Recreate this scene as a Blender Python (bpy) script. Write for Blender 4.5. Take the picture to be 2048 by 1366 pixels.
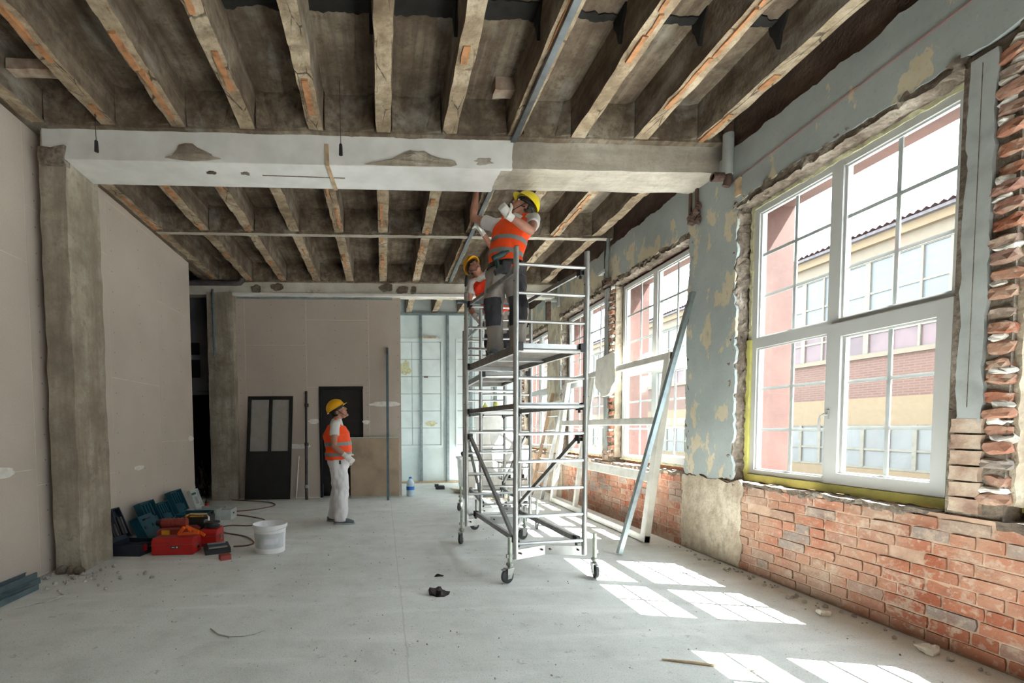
import bpy, bmesh, math, random
from mathutils import Vector, Matrix, noise

random.seed(7)
for o in list(bpy.data.objects):
    bpy.data.objects.remove(o, do_unlink=True)
SC = bpy.context.scene
COL = SC.collection
V = Vector
PI = math.pi

# ------------------------------------------------------------------ camera
psi, th, rl = math.atan(.055), math.atan(.046), math.radians(.46)
fwd = V((math.sin(psi) * math.cos(th), math.cos(psi) * math.cos(th), -math.sin(th)))
rgt = V((math.cos(psi), -math.sin(psi), 0))
upv = rgt.cross(fwd)
r2 = rgt * math.cos(rl) - upv * math.sin(rl)
u2 = upv * math.cos(rl) + rgt * math.sin(rl)
cd = bpy.data.cameras.new('camera')
cd.sensor_width = 36
cd.lens = 920 / 2048 * 36
cd.shift_x = (1024 - 817) / 2048
cd.shift_y = (897 - 683) / 2048
cd.clip_start = .05
cd.clip_end = 300
cam = bpy.data.objects.new('camera', cd)
COL.objects.link(cam)
m = Matrix((r2, u2, -fwd)).transposed().to_4x4()
m.translation = (0, 0, 1.36)
cam.matrix_world = m
SC.camera = cam

# ------------------------------------------------------------------ sky, sun, exposure
W = bpy.data.worlds.new('sky')
SC.world = W
W.use_nodes = True
bg = W.node_tree.nodes['Background']
bg.inputs[0].default_value = (.84, .93, 1, 1)
bg.inputs[1].default_value = 6.0
sl = bpy.data.lights.new('sun', 'SUN')
sl.energy = 46
sl.angle = math.radians(.12)
sl.color = (1, .985, .96)
sun = bpy.data.objects.new('sun', sl)
COL.objects.link(sun)
sun.rotation_euler = V((-.6, .155, -1)).to_track_quat('-Z', 'Y').to_euler()
sun.location = (8, -2, 9)
SC.view_settings.view_transform = 'Standard'
SC.view_settings.look = 'None'
SC.view_settings.gamma = 1
SC.view_settings.use_curve_mapping = False
SC.view_settings.exposure = 1.27
SC.cycles.use_denoising = True
SC.cycles.max_bounces = 10
SC.cycles.diffuse_bounces = 7
SC.cycles.transparent_max_bounces = 16
SC.cycles.sample_clamp_indirect = 8

# ------------------------------------------------------------------ material helpers
MATS = {}


class NT:
    def __init__(s, name):
        s.m = bpy.data.materials.new(name)
        s.m.use_nodes = True
        s.t = s.m.node_tree
        s.b = s.t.nodes['Principled BSDF']
        s.geo = None

    def n(s, typ, **kw):
        nd = s.t.nodes.new(typ)
        for k, v in kw.items():
            setattr(nd, k, v)
        return nd

    def lk(s, a, b):
        s.t.links.new(a, b)

    def pos(s):
        if s.geo is None:
            s.geo = s.n('ShaderNodeNewGeometry').outputs['Position']
        return s.geo

    def put(s, sock, v):
        if isinstance(v, bpy.types.NodeSocket):
            s.lk(v, sock)
        elif isinstance(v, tuple) and len(v) == 3 and sock.type == 'RGBA':
            sock.default_value = (*v, 1)
        else:
            sock.default_value = v

    def map(s, scale=(1, 1, 1), rot=(0, 0, 0), vec=None):
        nd = s.n('ShaderNodeMapping')
        s.lk(vec or s.pos(), nd.inputs[0])
        nd.inputs['Scale'].default_value = scale
        nd.inputs['Rotation'].default_value = rot
        return nd.outputs[0]

    def noise(s, scale, detail=5, vec=None, rough=.55, dist=0):
        nd = s.n('ShaderNodeTexNoise')
        s.lk(vec or s.pos(), nd.inputs['Vector'])
        nd.inputs['Scale'].default_value = scale
        nd.inputs['Detail'].default_value = detail
        nd.inputs['Roughness'].default_value = rough
        nd.inputs['Distortion'].default_value = dist
        return nd.outputs[0]

    def voro(s, scale, vec=None, feature='F1'):
        nd = s.n('ShaderNodeTexVoronoi', feature=feature)
        s.lk(vec or s.pos(), nd.inputs['Vector'])
        nd.inputs['Scale'].default_value = scale
        return nd.outputs[0]

    def ramp(s, fac, stops, interp='LINEAR'):
        nd = s.n('ShaderNodeValToRGB')
        nd.color_ramp.interpolation = interp
        e = nd.color_ramp.elements
        while len(e) < len(stops):
            e.new(.5)
        for el, (p, c) in zip(e, stops):
            el.position = p
            el.color = (*c, 1) if isinstance(c, tuple) else (c, c, c, 1)
        s.lk(fac, nd.inputs[0])
        return nd.outputs[0]

    def mix(s, fac, a, b, mode='MIX'):
        nd = s.n('ShaderNodeMix', data_type='RGBA', blend_type=mode)
        s.put(nd.inputs[0], fac)
        s.put(nd.inputs[6], a)
        s.put(nd.inputs[7], b)
        return nd.outputs[2]

    def math(s, op, a, b=0.0, c=0.0):
        nd = s.n('ShaderNodeMath', operation=op)
        s.put(nd.inputs[0], a)
        s.put(nd.inputs[1], b)
        s.put(nd.inputs[2], c)
        return nd.outputs[0]

    def xyz(s):
        nd = s.n('ShaderNodeSeparateXYZ')
        s.lk(s.pos(), nd.inputs[0])
        return nd.outputs

    def bump(s, h, st=.3, d=.01):
        nd = s.n('ShaderNodeBump')
        nd.inputs['Strength'].default_value = st
        nd.inputs['Distance'].default_value = d
        s.lk(h, nd.inputs['Height'])
        s.lk(nd.outputs[0], s.b.inputs['Normal'])

    def fin(s, col, rough=.8, metal=0.0, spec=None):
        s.put(s.b.inputs['Base Color'], col)
        s.put(s.b.inputs['Roughness'], rough)
        s.b.inputs['Metallic'].default_value = metal
        if spec is not None:
            s.b.inputs['Specular IOR Level'].default_value = spec
        MATS[s.m.name] = s.m
        return s.m


def plain(name, c, rough=.6, metal=0.0, var=.12, scale=9, bump=0.0):
    """one colour with a little procedural grime and relief"""
    k = NT(name)
    f = k.noise(scale, 6)
    d = tuple(x * (1 - var * 1.6) for x in c)
    l = tuple(min(1, x * (1 + var)) for x in c)
    col = k.ramp(f, [(.3, d), (.5, c), (.72, l)])
    if bump:
        k.bump(k.noise(scale * 6, 4), bump, .004)
    return k.fin(col, rough, metal)


# concrete floor
k = NT('floor_concrete')
big = k.noise(.55, 6, rough=.6)
mid = k.noise(3.2, 8, rough=.65)
fine = k.noise(38, 6, rough=.7)
streak = k.noise(2.2, 5, vec=k.map((.35, 2.2, 1), (0, 0, .5)))
c = k.ramp(mid, [(.27, (.53, .532, .50)), (.5, (.67, .678, .645)), (.73, (.75, .756, .727))])
c = k.mix(k.ramp(big, [(.35, 0.0), (.65, .45)]), c, (.72, .727, .70))
c = k.mix(k.ramp(streak, [(.54, 0.0), (.68, .55)]), c, (.84, .845, .83))
c = k.mix(k.ramp(fine, [(.30, .55), (.40, 0.0)]), c, (.34, .335, .32))
spk = k.voro(17)
c = k.mix(k.ramp(spk, [(.05, .85), (.085, 0.0)]), c, (.2, .19, .175))
grit = k.noise(110, 3, rough=.8)
c = k.mix(k.ramp(grit, [(.37, .5), (.45, 0.0)]), c, (.3, .295, .28))
c = k.mix(k.ramp(grit, [(.6, 0.0), (.7, .5)]), c, (.8, .8, .78))
pit = k.math('MULTIPLY', k.ramp(k.voro(5.5), [(.1, 1.0), (.22, 0.0)]), k.ramp(k.noise(45, 5), [(.42, 1.0), (.5, 0.0)]))
c = k.mix(k.math('MULTIPLY', pit, .6), c, (.3, .29, .27))
xx = k.xyz()      # one long pour joint down the room
jn = k.math('ABSOLUTE', k.math('ADD', k.math('SUBTRACT', xx[0], .13), k.math('MULTIPLY', k.math('SUBTRACT', mid, .5), .05)))
c = k.mix(k.ramp(jn, [(.002, .35), (.006, 0.0)]), c, (.28, .27, .25))
k.bump(k.math('ADD', fine, k.math('MULTIPLY', mid, 1.6)), .28, .012)
k.fin(c, .82, spec=.3)

# board-marked ceiling concrete
def concrete(name, dark, base, light, streakdir=(6, .35, 6), bump=.35, stain=(.05, .04, .032), cracks=None, bloom=None):
    k = NT(name)
    a = k.noise(2.6, 8, rough=.65)
    s_ = k.noise(2.4, 6, vec=k.map(streakdir))
    f = k.noise(30, 5)
    c = k.ramp(a, [(.28, dark), (.5, base), (.72, light)])
    c = k.mix(k.ramp(s_, [(.36, .55), (.55, 0.0)]), c, dark)
    c = k.mix(k.ramp(s_, [(.6, 0.0), (.75, .5)]), c, light)
    st = k.noise(1.1, 9, rough=.7)
    c = k.mix(k.ramp(st, [(.30, .8), (.40, 0.0)]), c, stain)
    c = k.mix(k.ramp(f, [(.3, .4), (.45, 0.0)]), c, dark)
    if bloom:
        bl = k.noise(1.7, 8, vec=k.map((1.6, .7, 1.6)), rough=.6)
        c = k.mix(k.ramp(bl, [(.55, 0.0), (.72, .65)]), c, bloom)
    if cracks:
        v1 = k.voro(cracks, vec=k.map((2.2, .6, 1)), feature='DISTANCE_TO_EDGE')
        c = k.mix(k.math('MULTIPLY', k.ramp(k.math('ADD', v1, k.math('MULTIPLY', k.math('SUBTRACT', k.noise(14, 4), .5), .12)), [(.012, .8), (.03, 0.0)]), k.ramp(k.noise(1.9, 3), [(.47, 0.0), (.56, 1.0)])), c, stain)
    g2 = k.noise(9, 8, rough=.75)
    c = k.mix(k.ramp(g2, [(.34, .6), (.47, 0.0)]), c, dark)
    k.bump(k.math('ADD', f, k.math('MULTIPLY', a, 2.0)), bump, .02)
    return k.fin(c, .92, spec=.2)


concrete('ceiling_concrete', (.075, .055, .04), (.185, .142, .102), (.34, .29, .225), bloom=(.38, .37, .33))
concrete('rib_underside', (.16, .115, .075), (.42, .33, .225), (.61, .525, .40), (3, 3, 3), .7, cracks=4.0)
concrete('column_concrete', (.22, .185, .145), (.36, .315, .25), (.50, .46, .38), (5, 5, .5), .45, (.16, .13, .10))
concrete('beam_concrete', (.3, .27, .225), (.45, .41, .345), (.58, .545, .48), (.6, 4, 4), .35, (.23, .2, .16))
concrete('rough_mortar', (.075, .058, .045), (.19, .152, .118), (.38, .335, .28), (9, 9, 9), .9, (.06, .045, .038))
concrete('dark_brickwork', (.075, .05, .04), (.135, .09, .07), (.22, .15, .115), (3, .8, 3), .6)
concrete('dusty_plaster', (.26, .205, .15), (.46, .39, .30), (.60, .535, .43), (4, 4, 2), .6, (.2, .15, .11))

# smooth skim plaster on the beam
k = NT('skim_plaster')
a = k.noise(4, 7)
c = k.ramp(a, [(.3, (.66, .655, .63)), (.55, (.76, .755, .735)), (.75, (.82, .815, .80))])
k.bump(a, .12, .01)
k.fin(c, .75)
k = NT('old_white_plaster')
a = k.noise(2.6, 8, rough=.65)
c = k.ramp(a, [(.33, (.3, .25, .19)), (.42, (.55, .51, .43)), (.6, (.66, .63, .55)), (.8, (.75, .73, .66))])
k.bump(a, .3, .01)
k.fin(c, .85)

# plasterboard with rows of screw heads
def drywall(name, axis, c0, c1):
    k = NT(name)
    a = k.noise(1.3, 6)
    f = k.noise(70, 3)
    c = k.ramp(a, [(.3, c0), (.7, c1)])
    c = k.mix(k.ramp(f, [(.35, .12), (.6, 0.0)]), c, (.3, .27, .23))
    x = k.xyz()
    u, w = x[axis], x[2]
    fu = k.math('ABSOLUTE', k.math('SUBTRACT', k.math('FRACT', k.math('DIVIDE', u, .605)), .5))
    fw = k.math('ABSOLUTE', k.math('SUBTRACT', k.math('FRACT', k.math('DIVIDE', w, .24)), .5))
    du = k.math('MULTIPLY', fu, .605)
    dw = k.math('MULTIPLY', fw, .24)
    d = k.math('ADD', k.math('MULTIPLY', du, du), k.math('MULTIPLY', dw, dw))
    c = k.mix(k.math('MULTIPLY', k.math('LESS_THAN', d, .00007), .7), c, (.16, .14, .12))
    k.bump(f, .05, .003)
    return k.fin(c, .85)


drywall('plasterboard_left', 1, (.55, .478, .415), (.62, .543, .475))
drywall('plasterboard_back', 0, (.475, .408, .35), (.545, .472, .408))
plain('seam_filler', (.72, .66, .57), .85)
plain('putty', (.78, .755, .72), .85, bump=.2, scale=14)
plain('board_brown', (.40, .31, .225), .85, var=.15, scale=3)
plain('board_edge', (.45, .55, .5), .8)

# peeling blue-grey paint
k = NT('peeling_paint')
a = k.noise(1.5, 9, rough=.6)
b = k.noise(4.5, 8, vec=k.map((1, 1, .55)), rough=.62)
f = k.noise(40, 4)
x = k.xyz()
bias = k.n('ShaderNodeMapRange')
k.lk(x[1], bias.inputs[0])
bias.inputs[1].default_value = 4.5
bias.inputs[2].default_value = 7.5
bias.inputs[3].default_value = -.035
bias.inputs[4].default_value = .13
low = k.n('ShaderNodeMapRange')
k.lk(x[2], low.inputs[0])
low.inputs[1].default_value = 3.5
low.inputs[2].default_value = 3.9
low.inputs[3].default_value = .085
low.inputs[4].default_value = -.035
blue = k.ramp(a, [(.3, (.265, .295, .285)), (.5, (.32, .355, .343)), (.7, (.375, .415, .405))])
mask = k.math('ADD', k.math('ADD', b, bias.outputs[0]), low.outputs[0])
c = k.mix(k.ramp(mask, [(.60, 0.0), (.625, 1.0)]), blue, k.ramp(a, [(.3, (.42, .36, .24)), (.7, (.60, .54, .40))]))
c = k.mix(k.ramp(f, [(.3, .25), (.45, 0.0)]), c, (.2, .22, .21))
c = k.mix(k.ramp(mask, [(.735, 0.0), (.75, .9)]), c, (.36, .30, .24))
k.bump(k.math('ADD', k.ramp(mask, [(.6, 1.0), (.625, 0.0)]), k.math('MULTIPLY', f, .25)), .35, .008)
k.fin(c, .75)
plain('grey_paint', (.36, .385, .375), .7, var=.15, scale=6, bump=.25)

# brick, tinted brick by brick
k = NT('brick')
oi = k.n('ShaderNodeObjectInfo').outputs['Random']
base = k.ramp(oi, [(0, (.27, .085, .047)), (.3, (.33, .122, .07)), (.55, (.37, .16, .1)), (.76, (.29, .15, .113)), (.9, (.27, .185, .15)), (1, (.22, .212, .2))])
a = k.noise(9, 8, rough=.65)
d = k.noise(1.6, 7, rough=.6)
c = k.mix(k.ramp(a, [(.35, .5), (.5, 0.0)]), base, (.22, .1, .07))
c = k.mix(k.ramp(d, [(.42, 0.0), (.62, .7)]), c, (.39, .275, .2))
hz = k.noise(5, 9, rough=.7)
c = k.mix(k.ramp(hz, [(.54, 0.0), (.6, .75)]), c, (.43, .325, .25))
c = k.mix(k.ramp(k.noise(26, 5), [(.55, 0.0), (.64, .5)]), c, (.48, .375, .295))
k.bump(k.noise(24, 6, rough=.7), .6, .012)
k.fin(c, .92, spec=.2)
k = NT('dusty_brick')
a = k.noise(8, 8)
c = k.ramp(a, [(.3, (.25, .15, .11)), (.5, (.42, .31, .235)), (.7, (.56, .48, .39))])
k.bump(k.noise(22, 6), .6, .012)
k.fin(c, .92)
k = NT('mortar')
a = k.noise(5, 8)
c = k.ramp(a, [(.3, (.30, .185, .125)), (.55, (.45, .31, .225)), (.75, (.54, .41, .32))])
k.bump(k.noise(30, 6), .6, .01)
k.fin(c, .95)
plain('lime_mortar', (0.66, 0.63, 0.58), .95, var=.25, scale=14, bump=.6)
plain('clay', (0.44, 0.215, 0.1), .9, var=.25, scale=16, bump=.4)
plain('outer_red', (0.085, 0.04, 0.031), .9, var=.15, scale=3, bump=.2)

# metals, plastics, cloth ...
plain('upvc', (0.48, 0.488, 0.475), .35, var=.04, scale=3)
plain('old_frame_white', (.68, .66, .60), .5, var=.12, scale=6)
plain('foam_yellow', (0.62, 0.6, 0.19), .85, var=.12, scale=10, bump=.3)
plain('spray_foam', (.58, .56, .36), .9, var=.2, scale=18, bump=.8)
plain('aluminium', (0.46, 0.47, 0.465), .38, .85, var=.1, scale=12)
plain('aluminium_worn', (0.3, 0.3, 0.29), .5, .75, var=.2, scale=14)
plain('galvanised', (0.29, 0.345, 0.36), .42, .6, var=.15, scale=14)
plain('steel_stem', (.38, .42, .36), .5, .6, var=.2, scale=20)
plain('blue_steel', (0.14, 0.2, 0.225), .45, .4, var=.15)
plain('deck_ply', (.16, .145, .13), .8, var=.3, scale=10, bump=.2)
plain('black_plastic', (.018, .018, .02), .5, var=.2)
plain('rubber', (.06, .062, .065), .7, var=.2)
plain('rust', (.10, .06, .045), .9, var=.4, scale=18, bump=.8)
plain('pipe_dark', (.07, .06, .062), .7, var=.25)
plain('wood', (.50, .37, .23), .8, var=.25, scale=10)
plain('ladder_wood', (.36, .24, .15), .8, var=.25)
plain('void_black', (.012, .011, .011), .9, var=.2)  # black colour standing in for the unlit depth of openings and recesses
plain('door_black', (.01, 0.01, 0.011), .45, var=.4, scale=4)
plain('glass_grey', (.34, .32, .30), .15, var=.05)
plain('corridor_wall', (0.22, 0.21, 0.225), .9, var=.15, scale=2)
plain('insulation_blue', (0.66, 0.735, 0.74), .8, var=.06, scale=3, bump=.15)
plain('rail_steel', (.13, .15, .16), .35, .7, var=.2)
plain('panel_recess', (.40, .47, .48), .8)
plain('panel_blue', (0.71, 0.78, 0.79), .75, var=.05, scale=4)
plain('case_navy', (0.012, 0.019, 0.033), .5, var=.2)
plain('case_teal', (0.006, 0.068, 0.098), .45, var=.15)
plain('case_teal_dark', (0.004, 0.034, 0.05), .5, var=.2)
plain('case_pale', (.50, .54, .52), .5)
plain('case_grey', (.3, .31, .3), .5)
plain('red_paint', (0.4, 0.008, 0.008), .38, var=.1)
plain('red_tool', (.30, .045, .035), .45, var=.15)
plain('orange_plastic', (.85, .13, .015), .4, var=.05)
plain('yellow_plastic', (.75, .42, .02), .4)
plain('chrome', (.68, .68, .66), .25, 1.0, var=.05)
plain('bucket_white', (.74, .73, .74), .4, var=.04)
plain('bucket_label', (.50, .53, .54), .5)
plain('bucket_print', (.62, .60, .66), .5)
plain('cord', (.17, .085, .07), .6)
plain('polythene', (.66, .67, .65), .4)
plain('dark_scrap', (.035, .028, .025), .8, var=.4, scale=20)
plain('rubble', (.42, .40, .365), .95, var=.25, scale=12, bump=.4)
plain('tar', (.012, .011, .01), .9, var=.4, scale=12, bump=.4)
plain('water_bottle_blue', (0.55, 0.7, 0.8), .15)
plain('cap_blue', (.02, .16, .55), .4)
plain('foam_board', (.72, .69, .62), .9, var=.1, scale=8, bump=.3)
plain('gypsum_white', (.80, .795, .77), .85, var=.06)
plain('vest_orange', (0.95, 0.075, 0.004), .7, var=.05, scale=7)
plain('vest_red', (0.85, 0.035, 0.006), .7, var=.06, scale=7)
plain('reflective', (0.22, 0.225, 0.23), .45, var=.05)
plain('tshirt', (.62, .61, .60), .9, var=.06, bump=.1)
plain('white_work_trousers', (.68, .665, .69), .9, var=.08, scale=6, bump=.1)
plain('grey_trousers', (.34, .31, .285), .9, var=.12, scale=6, bump=.1)
plain('knee_patch', (.045, .045, .055), .85, var=.2)
plain('glove_white', (.70, .69, .66), .9, var=.08)
plain('skin', (0.4, 0.19, 0.13), .55, var=.1, scale=14)
plain('helmet_yellow', (.85, .68, .015), .32, var=.02)
plain('helmet_amber', (.85, .42, .012), .35, var=.02)
plain('shoe', (.12, .15, .17), .7, var=.2)
plain('shoe_sole', (.35, .37, .37), .7)
plain('hair', (.025, .018, .014), .8)
plain('eye_white', (.7, .7, .68), .3)
plain('drill_green', (.01, .045, .042), .45)
plain('outside_yellow', (0.125, 0.088, 0.05), .9, var=.05)
plain('outside_cream', (0.115, 0.092, 0.065), .9, var=.05)
plain('outside_frame', (0.11, 0.098, 0.075), .8)
plain('outside_glass', (0.075, 0.081, 0.083), .55, var=.1, scale=.7)
plain('outside_glass_red', (0.075, 0.044, 0.046), .55, var=.35, scale=.8)  # pinkish tint is a red reflection painted into the lower panes
plain('outside_glass_low', (0.085, 0.084, 0.078), .55, var=.1, scale=.8)
plain('outside_roof', (0.05, 0.026, 0.027), .8)
plain('outside_white', (0.22, 0.22, 0.22), .8)
plain('yard', (0.21, 0.21, 0.2), .95, var=.1, scale=1)
k = NT('outside_brick')
bt = k.n('ShaderNodeTexBrick')
cb_ = k.n('ShaderNodeCombineXYZ')
k.lk(k.xyz()[1], cb_.inputs[0])
k.lk(k.xyz()[2], cb_.inputs[1])
k.lk(cb_.outputs[0], bt.inputs[0])
bt.inputs['Scale'].default_value = 1
bt.inputs['Brick Width'].default_value = .26
bt.inputs['Row Height'].default_value = .07
bt.inputs['Mortar Size'].default_value = .012
bt.inputs['Color1'].default_value = (.085, .042, .03, 1)
bt.inputs['Color2'].default_value = (.072, .035, .026, 1)
bt.inputs['Mortar'].default_value = (.095, .06, .045, 1)
k.fin(bt.outputs[0], .9)

# window glass: mostly see-through, a little reflection
k = NT('window_glass')
tr = k.n('ShaderNodeBsdfTransparent')
tr.inputs[0].default_value = (.95, .97, .97, 1)
gl = k.n('ShaderNodeBsdfGlossy')
gl.inputs['Roughness'].default_value = .03
lw = k.n('ShaderNodeLayerWeight')
fr = k.n('ShaderNodeMath', operation='MULTIPLY_ADD')
k.lk(k.math('POWER', lw.outputs['Facing'], 5.0), fr.inputs[0])
fr.inputs[1].default_value = .5
fr.inputs[2].default_value = .03
mx = k.n('ShaderNodeMixShader')
k.lk(fr.outputs[0], mx.inputs[0])
k.lk(tr.outputs[0], mx.inputs[1])
k.lk(gl.outputs[0], mx.inputs[2])
k.lk(mx.outputs[0], k.t.nodes['Material Output'].inputs[0])
MATS['window_glass'] = k.m

# ------------------------------------------------------------------ mesh helpers
def box(bm, x0, x1, y0, y1, z0, z1, M=None):
    vs = [bm.verts.new((x, y, z)) for x in (x0, x1) for y in (y0, y1) for z in (z0, z1)]
    for f in ((0, 1, 3, 2), (4, 6, 7, 5), (0, 4, 5, 1), (2, 3, 7, 6), (0, 2, 6, 4), (1, 5, 7, 3)):
        bm.faces.new([vs[i] for i in f])
    if M is not None:
        bmesh.ops.transform(bm, matrix=M, verts=vs)
    return vs


def ring(bm, x0, x1, a0, a1, b0, b1, w, wt=None, wb=None):
    """rectangular frame in the y-z plane, butt-jointed"""
    wt = wt or w
    wb = wb or w
    box(bm, x0, x1, a0, a1, b0, b0 + wb)
    box(bm, x0, x1, a0, a1, b1 - wt, b1)
    box(bm, x0, x1, a0, a0 + w, b0 + wb, b1 - wt)
    box(bm, x0, x1, a1 - w, a1, b0 + wb, b1 - wt)


def B(*a, **k):
    bm = bmesh.new()
    box(bm, *a, **k)
    return bm


def gridbox(x0, x1, y0, y1, z0, z1, n, amp=0.0, freq=5, seed=0, bm=None):
    bm = bm or bmesh.new()
    nx, ny, nz = n
    d = {}

    def g(i, j, k_):
        q = (i, j, k_)
        if q not in d:
            p = V((x0 + (x1 - x0) * i / nx, y0 + (y1 - y0) * j / ny, z0 + (z1 - z0) * k_ / nz))
            if amp:
                p = p + noise.noise_vector(p * freq + V((seed * 7.3, seed * 1.7, 0))) * amp
            d[q] = bm.verts.new(p)
        return d[q]
    for i in range(nx):
        for j in range(ny):
            bm.faces.new([g(i, j, 0), g(i, j + 1, 0), g(i + 1, j + 1, 0), g(i + 1, j, 0)])
            bm.faces.new([g(i, j, nz), g(i + 1, j, nz), g(i + 1, j + 1, nz), g(i, j + 1, nz)])
        for k_ in range(nz):
            bm.faces.new([g(i, 0, k_), g(i + 1, 0, k_), g(i + 1, 0, k_ + 1), g(i, 0, k_ + 1)])
            bm.faces.new([g(i, ny, k_), g(i, ny, k_ + 1), g(i + 1, ny, k_ + 1), g(i + 1, ny, k_)])
    for j in range(ny):
        for k_ in range(nz):
            bm.faces.new([g(0, j, k_), g(0, j, k_ + 1), g(0, j + 1, k_ + 1), g(0, j + 1, k_)])
            bm.faces.new([g(nx, j, k_), g(nx, j + 1, k_), g(nx, j + 1, k_ + 1), g(nx, j, k_ + 1)])
    return bm


def bar(bm, p, q, w, h, up=V((0, 0, 1))):
    p, q = V(p), V(q)
    d = q - p
    L = d.length
    d = d / L
    s = d.cross(up)
    if s.length < 1e-4:
        s = d.cross(V((0, 1, 0)))
    s.normalize()
    u = s.cross(d)
    M = Matrix((s, d, u)).transposed().to_4x4()
    M.translation = p
    return box(bm, -w / 2, w / 2, 0, L, -h / 2, h / 2, M)


def tube(bm, pts, r, n=8, ref=None, caps=True, rnd=False):
    """tube along points; r is a number, a list, or a list of (side, depth) pairs"""
    pts = [V(p) for p in pts]
    if not isinstance(r, (list, tuple)):
        r = [r] * len(pts)
    rings = []
    ext = list(zip(pts, r))
    if rnd:
        def sc(q, f):
            return (q[0] * f, q[1] * f) if isinstance(q, tuple) else q * f
        d0 = (pts[0] - pts[1]).normalized()
        d1 = (pts[-1] - pts[-2]).normalized()
        m0 = min(r[0]) if isinstance(r[0], tuple) else r[0]
        m1 = min(r[-1]) if isinstance(r[-1], tuple) else r[-1]
        ext = [(pts[0] + d0 * m0 * .87, sc(r[0], .5)), (pts[0] + d0 * m0 * .5, sc(r[0], .86))] + ext + \
              [(pts[-1] + d1 * m1 * .5, sc(r[-1], .86)), (pts[-1] + d1 * m1 * .87, sc(r[-1], .5))]
    P = [e[0] for e in ext]
    s = None
    for i, (p, q) in enumerate(ext):
        a = P[i - 1] if i else p
        b = P[i + 1] if i < len(P) - 1 else p
        t = (b - a).normalized()
        if ref is not None:
            s = V(ref) - t * V(ref).dot(t)
        elif s is None:
            s = t.cross(V((0, 0, 1)))
            if s.length < .02:
                s = t.cross(V((0, 1, 0)))
        else:
            s = s - t * s.dot(t)
        s.normalize()
        u = t.cross(s)
        ra, rb = q if isinstance(q, tuple) else (q, q)
        rings.append([bm.verts.new(p + s * ra * math.cos(2 * PI * j / n) + u * rb * math.sin(2 * PI * j / n)) for j in range(n)])
    for a, b in zip(rings, rings[1:]):
        for j in range(n):
            bm.faces.new([a[j], a[(j + 1) % n], b[(j + 1) % n], b[j]])
    if caps:
        bm.faces.new(rings[0][::-1])
        bm.faces.new(rings[-1])
    return bm


def T(pts, r, n=8, **k):
    return tube(bmesh.new(), pts, r, n, **k)


def lathe(bm, prof, c, n=24, M=None):
    rings = []
    c = V(c)
    vs = []
    for r, z in prof:
        ring = [bm.verts.new(c + V((r * math.cos(2 * PI * j / n), r * math.sin(2 * PI * j / n), z))) for j in range(n)]
        rings.append(ring)
        vs += ring
    for a, b in zip(rings, rings[1:]):
        for j in range(n):
            bm.faces.new([a[j], a[(j + 1) % n], b[(j + 1) % n], b[j]])
    bm.faces.new(rings[0][::-1])
    bm.faces.new(rings[-1])
    if M is not None:
        bmesh.ops.transform(bm, matrix=M, verts=vs)
    return bm


def prism(bm, poly, axis, a0, a1):
    """extrude a 2-D outline along x, y or z; outline is (y,z), (x,z) or (x,y)"""
    def pt(p, a):
        return {'x': (a, p[0], p[1]), 'y': (p[0], a, p[1]), 'z': (p[0], p[1], a)}[axis]
    lo = [bm.verts.new(pt(p, a0)) for p in poly]
    hi = [bm.verts.new(pt(p, a1)) for p in poly]
    n = len(poly)
    fs = [bm.faces.new(lo), bm.faces.new(hi[::-1])]
    for i in range(n):
        fs.append(bm.faces.new([lo[i], hi[i], hi[(i + 1) % n], lo[(i + 1) % n]]))
    for f in fs:
        f.normal_update()
    bmesh.ops.triangulate(bm, faces=fs[:2])
    return bm


def ragged(a0, a1, b0, b1, amp, step=.04, sides='lrtb', seed=0):
    pts = []

    def edge(p, q, on):
        L = math.dist(p, q)
        n = max(1, int(L / step)) if on else 1
        nx, ny = (q[1] - p[1]) / L, -(q[0] - p[0]) / L
        for i in range(n):
            t = i / n
            x, y = p[0] + (q[0] - p[0]) * t, p[1] + (q[1] - p[1]) * t
            e = 0
            if on and i:
                e = amp * (noise.noise(V((x * 5, y * 5, seed))) * 1.3 + noise.noise(V((x * 21, y * 21, seed + 3))) * .7)
            pts.append((x + nx * e, y + ny * e))
    edge((a0, b0), (a1, b0), 'b' in sides)
    edge((a1, b0), (a1, b1), 'r' in sides)
    edge((a1, b1), (a0, b1), 't' in sides)
    edge((a0, b1), (a0, b0), 'l' in sides)
    return pts


def blob(ca, cb, ra, rb, amp=.25, n=26, seed=0):
    out = []
    for i in range(n):
        a = 2 * PI * i / n
        r = 1 + amp * (noise.noise(V((math.cos(a) * 1.4, math.sin(a) * 1.4, seed))) * 1.4 + noise.noise(V((math.cos(a) * 4, math.sin(a) * 4, seed + 9))) * .6)
        out.append((ca + ra * r * math.cos(a), cb + rb * r * math.sin(a)))
    return out


def ell(bm, c, r, M=None, u=14, v=10):
    """ellipsoid; M is an optional 3x3 orientation"""
    mat = Matrix.Translation(V(c)) @ ((M.to_4x4() if M is not None else Matrix.Identity(4))) @ Matrix.Diagonal((*r, 1))
    bmesh.ops.create_uvsphere(bm, u_segments=u, v_segments=v, radius=1, matrix=mat)
    return bm


def bev(bm, w, seg=2, ang=.5):
    es = [e for e in bm.edges if len(e.link_faces) == 2 and e.calc_face_angle(0) > ang]
    bmesh.ops.bevel(bm, geom=es, offset=w, segments=seg, affect='EDGES', profile=.6, clamp_overlap=True)
    return bm


def xf(bm, M):
    bmesh.ops.transform(bm, matrix=M, verts=bm.verts)
    return bm


def mesh_of(bm, name, mats, smooth=False):
    bmesh.ops.recalc_face_normals(bm, faces=bm.faces)
    me = bpy.data.meshes.new(name)
    bm.to_mesh(me)
    bm.free()
    for mm in ([mats] if isinstance(mats, str) else mats):
        me.materials.append(MATS[mm])
    if smooth:
        for p in me.polygons:
            p.use_smooth = True
    return me


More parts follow.
